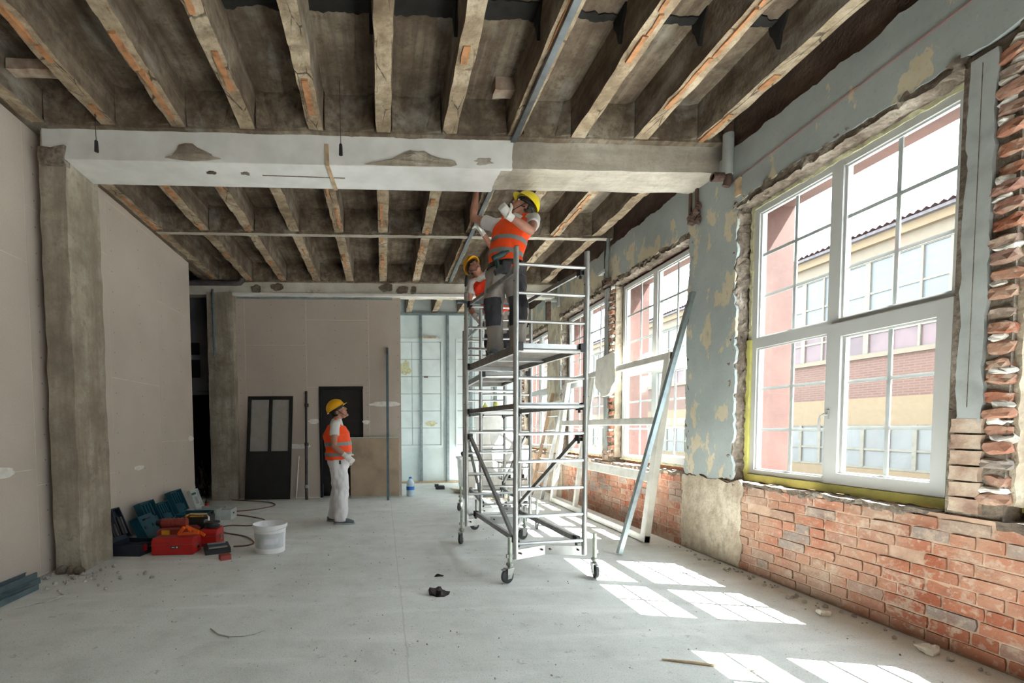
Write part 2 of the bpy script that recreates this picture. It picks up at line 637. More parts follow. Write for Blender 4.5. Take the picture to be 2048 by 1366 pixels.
def smooth_by_angle(me, ang=.6):
    for p in me.polygons:
        p.use_smooth = True
    me.set_sharp_from_angle(angle=ang)


def O(name, data, mat=None, parent=None, smooth=False, local=False, loc=None):
    """link one mesh object; parts are built in world space unless local"""
    if isinstance(data, bmesh.types.BMesh):
        data = mesh_of(data, name, mat)
        if smooth:
            smooth_by_angle(data)
    o = bpy.data.objects.new(name, data)
    COL.objects.link(o)
    if parent is not None:
        o.parent = parent
        if parent.parent is None and not local:
            o.matrix_parent_inverse = parent.matrix_basis.inverted()
    if loc is not None:
        o.location = loc
    return o


def E(name, loc=(0, 0, 0), rz=0):
    o = bpy.data.objects.new(name, None)
    o.empty_display_size = .1
    COL.objects.link(o)
    o.location = loc
    o.rotation_euler = (0, 0, rz)
    return o


def tag(o, label, cat, group=None, kind=None):
    o['label'] = label
    o['category'] = cat
    if group:
        o['group'] = group
    if kind:
        o['kind'] = kind
    return o


def S(o, label=None):
    o['kind'] = 'structure'
    if label:
        o['label'] = label
    return o

# ================================================================== THE SETTING
# floor
o = O('floor', gridbox(-5.2, 3.9, -4.3, 11.4, -.12, 0, (30, 50, 1)), 'floor_concrete')
S(o, 'dusty grey concrete floor')

# ceiling: slab, ribs between the beams, clay strips under the ribs
ceil = O('ceiling', B(-5.2, 3.9, -4.3, 11.4, 4.44, 4.6), 'ceiling_concrete')
S(ceil, 'bare concrete ribbed ceiling with exposed clay strips')
RX = [.03 + .62 * i for i in range(-5, 6)]
BAYS = [(-4.2, .1), (.5, 4.5), (4.9, 8.9), (9.12, 11.3)]
for bi, (y0, y1) in enumerate(BAYS):
    for ri, x in enumerate(RX):
        n = int((y1 - y0) / .06)
        w = .066
        bm = gridbox(x - w, x + w, y0, y1, 4.115, 4.46, (3, n, 3), .011, 6, seed=bi * 20 + ri)
        for v in bm.verts:                      # sides lean out towards the slab, arrises chipped
            t = (v.co.z - 4.115) / .33
            v.co.x += (v.co.x - x) * .28 * max(0, t)
            if t < .1:
                e = noise.noise(V((v.co.y * 3.1, x * 9, bi))) + .6 * noise.noise(V((v.co.y * 11, x * 9, bi)))
                v.co.z += max(0, e - .15) * .05
        bmesh.ops.recalc_face_normals(bm, faces=bm.faces)
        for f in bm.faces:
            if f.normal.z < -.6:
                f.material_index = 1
        rib = O('rib', bm, ['ceiling_concrete', 'rib_underside'], ceil)
        if bi in (1, 2):
            y = y0 + random.uniform(.05, .6)
            if bi == 1:
                y = 2.7 + random.uniform(.0, .4)
            while y < y1 - .25:
                L = random.choice((.16, .24, .33, .4, .55))
                if random.random() < .6 and y + L < y1:
                    dx = random.uniform(-.03, .03)
                    hw = random.uniform(.012, .028)
                    poly = ragged(x + dx - hw, x + dx + hw, y, y + L, .008, .03, 'lrtb', seed=ri + y)
                    bm = prism(bmesh.new(), poly, 'z', 4.102, 4.14)
                    c_ = O('clay_strip', bm, 'clay', rib)
                y += L + random.choice((.01, .02, .05, .3, .45))
# thin cross rib in the far bay, end bulkheads over the beams, haunches in the coffer corners
def cross_rib(y0, y1):
    bm = gridbox(-3.1, 3.38, y0, y1, 4.085, 4.45, (90, 2, 3), .008, 7)
    bmesh.ops.recalc_face_normals(bm, faces=bm.faces)
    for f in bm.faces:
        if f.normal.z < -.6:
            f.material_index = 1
    O('cross_rib', bm, ['ceiling_concrete', 'beam_concrete'], ceil)


cross_rib(6.66, 6.75)
cross_rib(2.05, 2.14)
for y0, y1 in ((4.43, 4.52), (4.88, 4.95), (8.83, 8.92), (9.1, 9.17)):
    O('bulkhead', gridbox(-3.1, 3.38, y0, y1, 4.1, 4.45, (60, 1, 3), .008, 5, seed=y0), 'ceiling_concrete', ceil)
for ye, sgn in ((4.43, -1), (8.83, -1), (6.66, -1)):
    for a, b in zip(RX, RX[1:]):
        for side in (0, 1):
            xa = a + .085 if side == 0 else b - .085
            d = .14 if side == 0 else -.14
            bm = bmesh.new()
            vs = [bm.verts.new(p) for p in ((xa, ye, 4.12), (xa + d, ye, 4.12), (xa, ye + sgn * .035, 4.12),
                                            (xa, ye, 4.44), (xa + d * .45, ye, 4.44), (xa, ye + sgn * .035, 4.44))]
            for f in ((0, 1, 2), (3, 5, 4), (0, 3, 4, 1), (1, 4, 5, 2), (2, 5, 3, 0)):
                bm.faces.new([vs[i] for i in f])
            O('haunch', bm, 'ceiling_concrete', ceil)
# near-black ragged patches across the coffers and on the rib sides
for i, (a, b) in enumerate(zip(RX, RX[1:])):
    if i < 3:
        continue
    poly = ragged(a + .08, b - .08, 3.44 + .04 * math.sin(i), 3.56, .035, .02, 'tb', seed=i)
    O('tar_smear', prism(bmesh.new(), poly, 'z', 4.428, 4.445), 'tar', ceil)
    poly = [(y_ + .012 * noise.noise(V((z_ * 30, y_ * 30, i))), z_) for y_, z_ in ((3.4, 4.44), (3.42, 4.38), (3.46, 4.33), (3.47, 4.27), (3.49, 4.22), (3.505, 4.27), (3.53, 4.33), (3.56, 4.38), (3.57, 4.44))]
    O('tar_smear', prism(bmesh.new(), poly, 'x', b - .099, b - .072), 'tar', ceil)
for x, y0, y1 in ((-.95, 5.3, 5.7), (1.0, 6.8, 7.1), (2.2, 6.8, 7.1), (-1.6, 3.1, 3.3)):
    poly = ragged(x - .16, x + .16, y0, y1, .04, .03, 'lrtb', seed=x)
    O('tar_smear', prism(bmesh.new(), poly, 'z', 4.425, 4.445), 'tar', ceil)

# beams
b1 = O('beam', gridbox(-3.1, 3.4, 4.5, 4.9, 3.85, 4.13, (130, 6, 5), .012, 5), 'beam_concrete')
S(b1, 'near concrete ceiling beam, half of it coated in smooth white plaster')
# white skim coat: front face and underside, ragged towards the bare end
poly = ragged(-3.07, 1.27, 3.836, 4.105, .014, .03, 'rt', seed=4)
O('plaster_coat', prism(bmesh.new(), poly, 'y', 4.482, 4.52), 'skim_plaster', b1)
poly = ragged(-2.88, 1.16, 4.483, 4.915, .016, .03, 'r', seed=14)
O('plaster_coat', prism(bmesh.new(), poly, 'z', 3.832, 3.86), 'skim_plaster', b1)
# knocked-off patches of render on the front face
def mound(poly, y, depth, seed):
    ca = sum(p[0] for p in poly) / len(poly)
    cb = sum(p[1] for p in poly) / len(poly)
    bm = bmesh.new()
    rings = []
    for s_, d_ in ((1, 0), (.93, .6), (.7, .9), (.4, 1.05)):
        rings.append([bm.verts.new((ca + (p[0] - ca) * s_, y - depth * d_ * (1 + .5 * noise.noise(V((p[0] * 14, p[1] * 14, s_ * 9 + seed)))), cb + (p[1] - cb) * s_)) for p in poly])
    for a, b in zip(rings, rings[1:]):
        for j in range(len(a)):
            bm.faces.new([a[j], a[(j + 1) % len(a)], b[(j + 1) % len(a)], b[j]])
    bm.faces.new(rings[-1])
    bm.faces.new(rings[0][::-1])
    return bm


p1 = [(-1.99, 3.865), (-1.93, 3.878), (-1.88, 3.94), (-1.86, 3.985), (-1.8, 4.0), (-1.73, 3.998), (-1.69, 3.965), (-1.62, 3.935), (-1.56, 3.905), (-1.545, 3.88), (-1.47, 3.865), (-1.6, 3.845), (-1.75, 3.838), (-1.88, 3.848)]
O('bare_patch', mound(p1, 4.484, .02, 1), 'column_concrete', b1)
p2 = [(-.16, 3.842), (-.02, 3.872), (.1, 3.9), (.2, 3.95), (.28, 3.985), (.36, 3.975), (.43, 3.98), (.49, 3.945), (.6, 3.91), (.72, 3.895), (.74, 3.86), (.68, 3.842), (.4, 3.838), (.1, 3.838)]
O('bare_patch', mound(p2, 4.484, .024, 2), 'column_concrete', b1)
O('bare_patch', mound(blob(1.0, 3.9, .1, .03, .5, seed=6), 4.484, .006, 3), 'beam_concrete', b1)
for x, rx in ((-1.62, .05), (-1.3, .045)):
    O('bare_patch', xf(mound(blob(x, 4.66, rx, .03, .4, seed=x), 0, .008, x), Matrix(((1, 0, 0, 0), (0, 0, 1, 0), (0, 1, 0, 3.833), (0, 0, 0, 1)))), 'rough_mortar', b1)
bm = bmesh.new()
bar(bm, (-1.15, 4.68, 3.829), (-.35, 4.7, 3.829), .006, .006)
O('crack', bm, 'rough_mortar', b1)
bm = bmesh.new()
bar(bm, (-.50, 4.478, 4.02), (-.495, 4.474, 3.825), .035, .01, V((0, 1, 0)))
bar(bm, (-.495, 4.474, 3.826), (-.46, 4.92, 3.826), .035, .01)
O('wood_strip', bm, 'wood', b1)
b2 = O('beam', gridbox(-5, 3.4, 8.9, 9.12, 3.865, 4.13, (120, 3, 4), .012, 5, seed=3), 'old_white_plaster')
S(b2, 'far ceiling beam with worn off-white plaster')
for x, rx in ((-1.95, .12), (-2.35, .1), (.1, .14), (.42, .12), (.62, .06)):
    O('bare_patch', mound(blob(x, 3.99 + .03 * math.sin(x * 9), rx, .07, .3, seed=x), 8.893, .014, x), 'rough_mortar', b2)
O('plaster_lip', gridbox(-2.78, 3.38, 8.87, 8.91, 3.85, 3.9, (60, 1, 1), .006, 8), 'skim_plaster', b2)
b3 = O('beam', B(-3.1, 3.4, .1, .5, 3.85, 4.13), 'beam_concrete')
S(b3, 'ceiling beam above the viewpoint')

# columns
c1 = O('column', gridbox(-3.12, -2.885, 4.5, 5.0, 0, 3.88, (4, 8, 70), .012, 4.5, seed=2), 'column_concrete')
S(c1, 'board-marked concrete column carrying the near beam')
bm = gridbox(-3.1, -2.87, 4.46, 4.55, 3.78, 3.93, (6, 2, 4), .022, 12)
O('broken_capital', bm, 'rough_mortar', c1)
for (x, y, r) in ((-3.05, 4.47, .06), (-2.87, 4.44, .05), (-2.95, 4.45, .04)):
    bm = bmesh.new()
    ell(bm, (x, y, .035), (r, r * .7, .05), u=9, v=7)
    for v in bm.verts:
        v.co += noise.noise_vector(v.co * 18) * .014
    O('mortar_lump', bm, 'rough_mortar', c1)
c2 = O('column', gridbox(-3.25, -2.78, 8.86, 9.3, 0, 3.9, (6, 5, 60), .012, 4.5, seed=8), 'column_concrete')
S(c2, 'far concrete column with a steel conduit')
O('conduit', T([(-3.13, 8.85, 3.95), (-3.13, 8.85, 2.72)], .02, 8), 'blue_steel', c2)

# ---- plasterboard wall on the left
wl = O('wall_left', B(-3.32, -3.2012, -4.2, 7.97, 0, 4.14), 'seam_filler')
O('edge_beam', gridbox(-3.34, -3.12, -4.2, 8.9, 4.12, 4.46, (1, 60, 2), .008, 6), 'ceiling_concrete', ceil)
S(wl, 'plasterboard partition on the side away from the windows')
LCOL = [(-4.2, -2.6, ()), (-2.6, -1.4, (2.6,)), (-1.4, -.2, (1.7,)), (-.2, 1.0, (2.9,)), (1.0, 2.2, (1.6,)), (2.2, 3.3, (2.4,)), (3.3, 4.42, (1.0, 2.88)),
        (4.42, 5.66, (.85, 3.4)), (5.66, 6.85, (1.98, 4.04)), (6.85, 7.97, (1.18, 3.2))]
for i, (a, b, cuts) in enumerate(LCOL):
    zs = [0.012] + list(cuts) + [4.14]
    for z0, z1 in zip(zs, zs[1:]):
        g = .003
        O('plasterboard', B(-3.214, -3.2, a + g, b - g, z0 + g, z1 - g), 'plasterboard_left', wl)
for i, (y, z, ry, rz) in enumerate(((3.95, 1.0, .26, .045), (3.5, 1.02, .2, .04), (5.22, 1.36, .17, .05), (7.85, 1.2, .1, .045), (6.2, .86, .12, .03))):
    O('filler_patch', prism(bmesh.new(), blob(y, z, ry, rz, .22, seed=i * 3), 'x', -3.203, -3.197), 'putty', wl)

# ---- back plasterboard wall with a door opening
wb = O('wall_back', B(-2.8, -1.215, 9.0512, 9.16, 0, 3.87), 'seam_filler')
S(wb, 'plasterboard partition across the back with a door opening')
O('backing', B(-1.215, -.385, 9.0512, 9.16, 2.15, 3.87), 'seam_filler', wb)
O('backing', B(-.385, .36, 9.0512, 9.16, 0, 3.87), 'seam_filler', wb)
g = .003
for x0, x1, z0, z1 in ((-2.8, -2.62, .01, 3.87), (-2.62, -1.46, .01, .98), (-2.62, -1.46, .98, 2.96), (-2.62, -1.46, 2.96, 3.87),
                       (-1.46, -1.215, .01, 1.49), (-1.46, -1.215, 1.49, 2.15), (-1.46, -.26, 2.15, 3.44), (-1.46, -.26, 3.44, 3.87),
                       (-.385, -.26, .01, 2.15), (-.26, .36, .01, 1.82), (-.26, .36, 1.82, 3.87)):
    O('plasterboard', B(x0 + g, x1 - g, 9.05, 9.064, z0 + g, z1 - g), 'plasterboard_back', wb)
for i, (x, z, rx, rz) in enumerate(((.06, 1.82, .31, .05), (-1.33, 1.49, .115, .045), (-.33, 1.47, .07, .045), (-1.72, 1.01, .3, .05), (-2.25, .99, .28, .04))):
    O('filler_patch', prism(bmesh.new(), blob(x, z, rx, rz, .22, seed=i * 5 + 1), 'y', 9.046, 9.053), 'putty', wb)
O('top_track', B(-2.75, .2, 9.02, 9.06, 3.83, 3.87), 'galvanised', wb)
bm = B(-1.235, -1.195, 9.03, 9.16, 0, 2.165)
box(bm, -1.195, -.38, 9.03, 9.16, 2.12, 2.165)
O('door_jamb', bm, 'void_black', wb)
d1 = E('door_1', (-.8, 9.3, 0))
S(d1, 'black metal door standing in the plasterboard opening')
O('door_leaf', B(-1.2, -.38, 9.24, 9.28, 0, 2.14), 'door_black', d1)
for x0, x1, z0, z1 in ((-1.1, -.85, .2, 1.0), (-.75, -.45, .2, 1.0), (-1.1, -.85, 1.15, 2.0), (-.75, -.45, 1.5, 1.9)):
    O('door_panel', bev(B(x0, x1, 9.228, 9.245, z0, z1), .006, 1), 'door_black', d1)
S(O('wall_return', B(.34, .36, 9.16, 11.2, 0, 4.44), 'insulation_blue'), 'return wall between back partition and blue far wall')

# ---- corridor beyond the left partition
S(O('wall_corridor', B(-5.2, -3.2, 9.62, 9.75, 2.06, 4.44), 'corridor_wall'), 'dim grey corridor wall behind the far column')
wc = O('wall_corridor', B(-3.5, -2.7, 9.62, 9.75, 0, 2.06), 'corridor_wall')
S(wc, 'dim grey corridor wall beside the dark doorway')
S(O('wall_corridor', B(-5.3, -5.2, -4.2, 11.4, 0, 4.6), 'corridor_wall'), 'outer wall of the dim corridor')
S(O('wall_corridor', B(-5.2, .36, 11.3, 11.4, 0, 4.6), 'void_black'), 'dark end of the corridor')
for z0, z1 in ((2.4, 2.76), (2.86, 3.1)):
    o = O('wall_opening', B(-3.95, -3.69, 9.6, 9.63, z0, z1), 'void_black')  # flat black panel on the wall face, painting the darkness of an opening
    S(o, 'dark square opening in the corridor wall')
S(O('wall_ledge', bev(B(-4.2, -3.3, 9.5, 9.62, 2.12, 2.2), .01, 1), 'corridor_wall'), 'ledge over the dark corridor doorway')

# ---- pale blue far wall with steel studs and boarded old window panels
wf = O('wall_far', B(.34, 3.9, 11.2, 11.32, 0, 4.5), 'insulation_blue')
S(wf, 'pale blue far wall with steel studs and boarded window panels')
for x in (.93, 1.58, 2.15, 2.75):
    bm = B(x - .03, x + .03, 11.12, 11.125, .03, 4.07)
    box(bm, x - .03, x - .025, 11.125, 11.2, .03, 4.07)
    box(bm, x + .025, x + .03, 11.125, 11.2, .03, 4.07)
    O('stud', bm, 'galvanised', wf)
O('top_track', B(.36, 3.4, 11.1, 11.2, 4.05, 4.1), 'galvanised', wf)
O('bottom_track', B(.36, 3.4, 11.1, 11.2, 0, .04), 'wood', wf)
for wx0, cols in ((.38, (.3, .7)), (1.78, (.42, .42)), (2.75, (.25, .3))):
    wx1 = wx0 + sum(cols) + .08
    bm = bmesh.new()
    ring(bm, 11.165, 11.2, wx0, wx1, .86, 3.5, .04, .08, .06)
    for v in bm.verts:
        v.co = V((v.co.y, v.co.x, v.co.z))
    O('panel_frame', bm, 'panel_blue', wf)
    O('panel_backing', B(wx0 + .03, wx1 - .05, 11.19, 11.2, .92, 3.42), 'panel_recess', wf)  # sheet added behind the panels, its darker colour painting shade into the gaps
    x = wx0 + .035
    for cw in cols:
        for r_ in range(6):
            z0 = .93 + r_ * .415
            O('window_panel', bev(B(x + .006, x + cw - .012, 11.178, 11.2, z0 + .005, z0 + .40), .006, 1), 'panel_blue', wf)
        x += cw
for i, (x, z, rx, rz) in enumerate(((.55, 2.78, .13, .17), (1.17, 1.44, .13, .06))):
    O('foam_hole', prism(bmesh.new(), blob(x, z, rx, rz, .35, seed=i + 40), 'y', 11.165, 11.19), 'spray_foam', wf)
O('batten', B(1.0, 1.3, 11.15, 11.17, 3.5, 3.54), 'wood', wf)
O('scrap_fixing', B(1.0, 1.1, 11.16, 11.18, 2.56, 2.59), 'rust', wf)

# ---- end wall behind the viewpoint, closing the room
bm = B(-5.2, 3.9, -4.35, -4.2, 0, 4.5)
S(O('wall_rear', bm, 'peeling_paint'), 'end wall behind the viewpoint')

# ================================================================== THE WINDOW WALL
# windows along y: pairs with a narrow brick pier between, a wide pier at each beam
WIN = [(-3.66, -2.06), (-1.7, -.1), (.66, 2.26), (2.62, 4.22), (4.98, 6.58), (6.94, 8.54), (9.3, 10.9)]
wr = E('wall_right')
S(wr, 'window wall: peeling blue-grey paint above, bare brick below')
O('core', B(3.3585, 3.86, -4.3, 11.4, 0, .815), 'mortar', wr)
O('core', B(3.39, 3.86, -4.3, 11.4, 3.44, 4.5), 'dark_brickwork', wr)
edges = [-4.3] + [v for w in WIN for v in w] + [11.4]
for a, b in zip(edges[::2], edges[1::2]):
    O('core', B(3.375, 3.565, a + (.05 if a > -4.2 else 0), b - (.05 if b < 11.3 else 0), .81, 3.44), 'rough_mortar', wr)
    O('core', B(3.565, 3.86, a, b, .81, 3.44), 'rough_mortar', wr)
# red painted outer skin so that the outer reveals read red
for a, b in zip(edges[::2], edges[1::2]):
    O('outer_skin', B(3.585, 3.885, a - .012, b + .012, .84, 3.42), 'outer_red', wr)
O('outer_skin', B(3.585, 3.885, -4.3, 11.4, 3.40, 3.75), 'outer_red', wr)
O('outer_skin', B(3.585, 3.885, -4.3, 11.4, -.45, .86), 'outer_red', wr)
# painted plaster: header band and wide piers, ragged where it was hacked back
poly = ragged(-4.3, 11.35, 3.46, 3.975, .028, .035, 'tb', seed=21)
O('plaster_skin', prism(bmesh.new(), poly, 'x', 3.35, 3.392), 'peeling_paint', wr)
for i, (a, b) in enumerate(((4.25, 4.93), (8.57, 9.25), (-.05, .62))):
    poly = ragged(a, b, .83, 3.5, .035, .03, 'lrb', seed=50 + i)
    O('plaster_skin', prism(bmesh.new(), poly, 'x', 3.352, 3.377), 'peeling_paint', wr)
    poly = ragged(a - .14, b + .03, 0.01, .815, .035, .03, 'lrt', seed=60 + i)
    O('render_patch', prism(bmesh.new(), poly, 'x', 3.3435, 3.377), 'dusty_plaster', wr)
# hacked reveal strips and the broken lintel ledge
for i, (w0, w1) in enumerate(WIN):
    n = 46
    O('broken_ledge', gridbox(3.352, 3.485, w0 - .07, w1 + .07, 3.395, 3.47, (4, 80, 3), .032, 16, seed=i), 'rough_mortar', wr)
    wide_far = i % 2 == 1
    if wide_far:       # far jamb meets the wide pier
        O('hacked_reveal', gridbox(3.362, 3.482, w1 + .03, w1 + .10, .82, 3.42, (5, 3, 110), .026, 19, seed=i), 'rough_mortar', wr)
    else:
        O('hacked_reveal', gridbox(3.362, 3.482, w0 - .10, w0 - .045, .82, 3.42, (5, 3, 110), .026, 19, seed=i), 'rough_mortar', wr)
    O('hacked_sill', gridbox(3.352, 3.49, w0 - .02, w1 + .06, .775, .822, (5, 80, 2), .02, 14, seed=i + 9), 'rough_mortar', wr)

# loose red string line on the plaster
O('string_line', T([(3.345, -1.0, 3.9), (3.345, 4.4, 3.66)], .0025, 4), 'red_tool', wr)

# ---- bricks: a handful of worn shapes, laid course by course
BR = []
for i in range(10):
    bm = gridbox(-.5, .5, -.5, .5, -.5, .5, (1, 3, 2))
    for v in bm.verts:
        p = V((v.co.x * .05, v.co.y * .25, v.co.z * .07))
        q = noise.noise_vector(p * 22 + V((i * 5.1, 0, 0)))
        corner = (abs(v.co.y) > .4) + (abs(v.co.z) > .4)
        s_ = 1 - (.01 if corner == 1 else .045 if corner == 2 else 0)
        v.co.y *= s_ if abs(v.co.y) > .4 else 1
        v.co.z *= s_ if abs(v.co.z) > .4 else 1
        v.co.x += q.x * .12
        v.co.y += q.y * .02
        v.co.z += q.z * .05
    BR.append(mesh_of(bm, 'brick', 'brick'))
BB = []
for i in range(8):                               # broken brick ends
    bm = bmesh.new()
    bmesh.ops.create_icosphere(bm, subdivisions=2, radius=.5)
    for v in bm.verts:
        m_ = max(abs(v.co.x), abs(v.co.y), abs(v.co.z))
        v.co = v.co.lerp(v.co * (.5 / m_), .92)
        q = noise.noise_vector(v.co * 2.1 + V((i * 4.7, 1, 0)))
        v.co += q * .11
    BB.append(mesh_of(bm, 'brick_end', 'brick'))
rb = random.Random(3)
brick_n = 0


def lay(y0, y1, z0, z1, xface, course=.0775, skip=.02, limit=300):
    global brick_n
    z = z0
    r_ = 0
    while z + course * .7 < z1:
        y = y0 + rb.uniform(0, .05)
        while y < y1 - .05:
            L = rb.choice((.245, .245, .25, .125, .12, .2))
            L = min(L, y1 - y)
            if rb.random() > skip and brick_n < limit and L > .05:
                b_ = O('brick', BR[rb.randrange(10)], None, wr)
                pr = rb.uniform(-.004, .006)
                b_.scale = (.05, L - .009, course - .009)
                b_.location = (xface - pr + .025, y + L / 2, z + course / 2 + rb.uniform(-.002, .002))
                b_.rotation_euler = (rb.uniform(-.012, .012), 0, rb.uniform(-.02, .02))
                brick_n += 1
            y += L
        z += course
        r_ += 1


lay(1.62, 4.14, .005, .80, 3.352, course=.0785)
lay(4.96, 8.42, .005, .80, 3.354, course=.0785)
print('bricks', brick_n)

# narrow piers: grey painted jamb strip beside a stack of broken brick ends
for pi, (a, b) in enumerate(((2.26, 2.62), (6.58, 6.94), (-2.06, -1.7), (10.9, 11.25))):
    pr = E('pier', (3.4, (a + b) / 2, 0))
    S(pr, ['narrow brick pier between the two nearest windows', 'narrow brick pier behind the leaning frame',
           'narrow brick pier behind the viewpoint', 'narrow brick pier at the far corner'][pi])
    poly = ragged(b - .21, b - .095, 1.36 if pi == 0 else .95, 3.40, .012, .04, 'lrb', seed=pi)
    O('painted_strip', prism(bmesh.new(), poly, 'x', 3.352, 3.5), 'grey_paint', pr)
    O('strip_joint', B(3.350, 3.353, b - .15, b - .1475, 1.45, 3.36), 'rough_mortar', pr)
    z = .9
    i = 0
    while z < 3.36:
        h = rb.uniform(.064, .086)
        b_ = O('brick', BB[rb.randrange(8)], None, pr)
        b_.matrix_parent_inverse = pr.matrix_basis.inverted()
        b_.scale = (rb.uniform(.07, .1), rb.uniform(.10, .135), h)
        b_.location = (3.392 + rb.uniform(-.008, .012), a + .095 + rb.uniform(-.012, .012), z + h / 2)
        b_.rotation_euler = (rb.uniform(-.16, .16), rb.uniform(-.15, .15), rb.uniform(-.3, .3))
        gap = rb.uniform(.012, .032)
        if rb.random() < .75:
            bm = bmesh.new()
            ell(bm, (3.385, a + .09 + rb.uniform(-.02, .03), z + h + gap / 2), (.038, rb.uniform(.045, .068), gap * .55 + .013), u=8, v=6)
            for v in bm.verts:
                v.co += noise.noise_vector(v.co * 25) * .022
            O('mortar_lump', bm, 'lime_mortar', pr)
        z += h + gap
        i += 1
    if pi in (0, 1):
        z = .84
        while z < (1.34 if pi == 0 else .94):
            b_ = O('brick', bpy.data.meshes.get('brick_dusty') or mesh_of(gridbox(-.5, .5, -.5, .5, -.5, .5, (1, 3, 2), .06, 3), 'brick_dusty', 'dusty_brick'), None, pr)
            b_.scale = (.1, .14, .08)
            b_.location = (3.40, b - .15 + rb.uniform(-.01, .01), z + .043)
            b_.rotation_euler = (rb.uniform(-.04, .04), 0, rb.uniform(-.06, .06))
            z += .092
    O('mortar_edge', gridbox(3.40, 3.5, a + .02, a + .05, .9, 3.38, (2, 1, 60), .012, 17, seed=pi), 'dusty_plaster', pr)


# ---- windows
def window(idx, y0, y1, x=3.5, label='', detail=True):
    z0, z1 = .885, 3.365
    w = E('window_%d' % idx, (x, (y0 + y1) / 2, z0))
    S(w, label)
    ym = y0 + (y1 - y0) * .503          # mullion
    zt = 2.118                          # transom
    fw = .06
    d0, d1 = x, x + .075
    bm = bmesh.new()
    ring(bm, d0, d1, y0, y1, z0, z1, fw, .055, .05)
    O('frame', bm, 'upvc', w)
    O('mullion', bev(B(d0 - .004, d1, ym - .045, ym + .045, z0 + .02, z1 - .02), .006, 1), 'upvc', w)
    O('transom', bev(B(d0 - .003, d1, y0 + .03, y1 - .03, zt - .047, zt + .047), .006, 1), 'upvc', w)
    # opening sash, lower near light
    s0, s1, t0, t1 = y0 + .03, ym + .012, z0 + .012, zt + .012
    bm = bmesh.new()
    sw = .083
    box(bm, d0 - .024, d1 - .02, s0, s1, t0, t0 + sw)
    box(bm, d0 - .024, d1 - .02, s0, s1, t1 - sw - .02, t1)
    box(bm, d0 - .024, d1 - .02, s0, s0 + sw, t0 + sw, t1 - sw - .02)
    box(bm, d0 - .024, d1 - .02, s1 - sw - .012, s1, t0 + sw, t1 - sw - .02)
    O('sash', bm, 'upvc', w)
    hy = ym
    bm = bmesh.new()
    box(bm, d0 - .034, d0 - .022, hy - .014, hy + .014, 1.40, 1.47)
    tube(bm, [(d0 - .03, hy, 1.435), (d0 - .06, hy, 1.435), (d0 - .068, hy + .012, 1.425), (d0 - .07, hy + .022, 1.38), (d0 - .066, hy + .022, 1.31)], .009, 7)
    O('handle', bm, 'upvc', w, smooth=True)
    lights = ((ym + .045, y1 - fw, zt + .047, z1 - .055, d0 + .03), (y0 + fw, ym - .045, zt + .047, z1 - .055, d0 + .03),
              (ym + .045, y1 - fw, z0 + .05, zt - .047, d0 + .03), (s0 + sw, s1 - sw - .012, t0 + sw, t1 - sw - .02, d0 + .018))
    for a0, a1, b0, b1, xg in lights:
        p = O('pane', B(xg, xg + .006, a0 - .004, a1 + .004, b0 - .004, b1 + .004), 'window_glass', w)
        am = (a0 + a1) / 2
        O('glazing_bar', B(xg + .008, xg + .018, am - .013, am + .013, b0, b1), 'upvc', w)
        for f in (1 / 3, 2 / 3):
            bz = b0 + (b1 - b0) * f
            O('glazing_bar', B(xg + .0095, xg + .0165, a0, a1, bz - .013, bz + .013), 'upvc', w)
        bm = bmesh.new()
        ring(bm, xg - .012, xg + .001, a0 - .0015, a1 + .0015, b0 - .0015, b1 + .0015, .0155)
        O('glazing_bead', bm, 'upvc', w)
    if detail:
        ft = 2.16
        O('insulation_strip', gridbox(x - .018, x + .06, y0 - .05, y0 + .004, z0 - .02, ft, (1, 1, 30), .004, 14), 'foam_yellow', w)
        O('insulation_strip', gridbox(x - .022, x + .06, y1 - .012, y1 + .045, z0 - .02, ft, (1, 1, 30), .004, 14), 'foam_yellow', w)
        O('insulation_strip', gridbox(x - .018, x + .06, y0 - .05, y1 + .035, z0 - .06, z0 + .004, (1, 30, 1), .004, 14), 'foam_yellow', w)
        O('foam_bead', gridbox(x - .01, x + .05, y1 - .004, y1 + .03, ft, z1, (1, 1, 40), .012, 22), 'spray_foam', w)
        O('foam_bead', gridbox(x - .01, x + .05, y0 - .02, y1 + .02, z1 - .004, z1 + .03, (1, 40, 1), .012, 22), 'spray_foam', w)
    else:
        O('foam_bead', gridbox(x - .01, x + .05, y0 - .02, y1 + .02, z0 - .02, z0 + .004, (1, 40, 1), .012, 22), 'spray_foam', w)
    return w


WL = {0: 'window behind the viewpoint', 1: 'second window behind the viewpoint', 2: 'window cut off at the frame edge, beyond the brick pier',
      3: 'large white four-light window with a white handle, nearest whole one', 4: 'white window seen through the leaning frame, nearer half',
      5: 'white window beyond the leaning frame and scaffold', 6: 'farthest white window behind the ladder'}
for i, (a, b) in enumerate(WIN):
    window(i + 1, a, b, label=WL[i], detail=i in (2, 3))

# ================================================================== OUTSIDE
S(O('ground', B(3.88, 60, -40, 90, -.6, -.45), 'yard'), 'bright yard outside the windows')
FX = 14.0
bld = E('building', (FX, 20, -.45))
tag(bld, 'brick and yellow factory building across the yard, seen through the windows', 'building')
Y0, Y1 = -6, 62
O('wall_low', B(FX, FX + 6, Y0, Y1, -.45, .1), 'outside_yellow', bld)
O('wall_band', B(FX - .02, FX + 6, Y0, Y1, 1.32, 2.1), 'outside_yellow', bld)
O('wall_brick', B(FX, FX + 6, Y0, Y1, 2.1, 3.24), 'outside_brick', bld)
O('sill_band', B(FX - .08, FX + 6, Y0, Y1, 3.24, 3.36), 'outside_cream', bld)
O('wall_band', B(FX - .04, FX + 6, Y0, Y1, 5.98, 6.4), 'outside_cream', bld)
O('cornice', B(FX - .2, FX + 6, Y0, Y1, 6.4, 6.66), 'outside_yellow', bld)
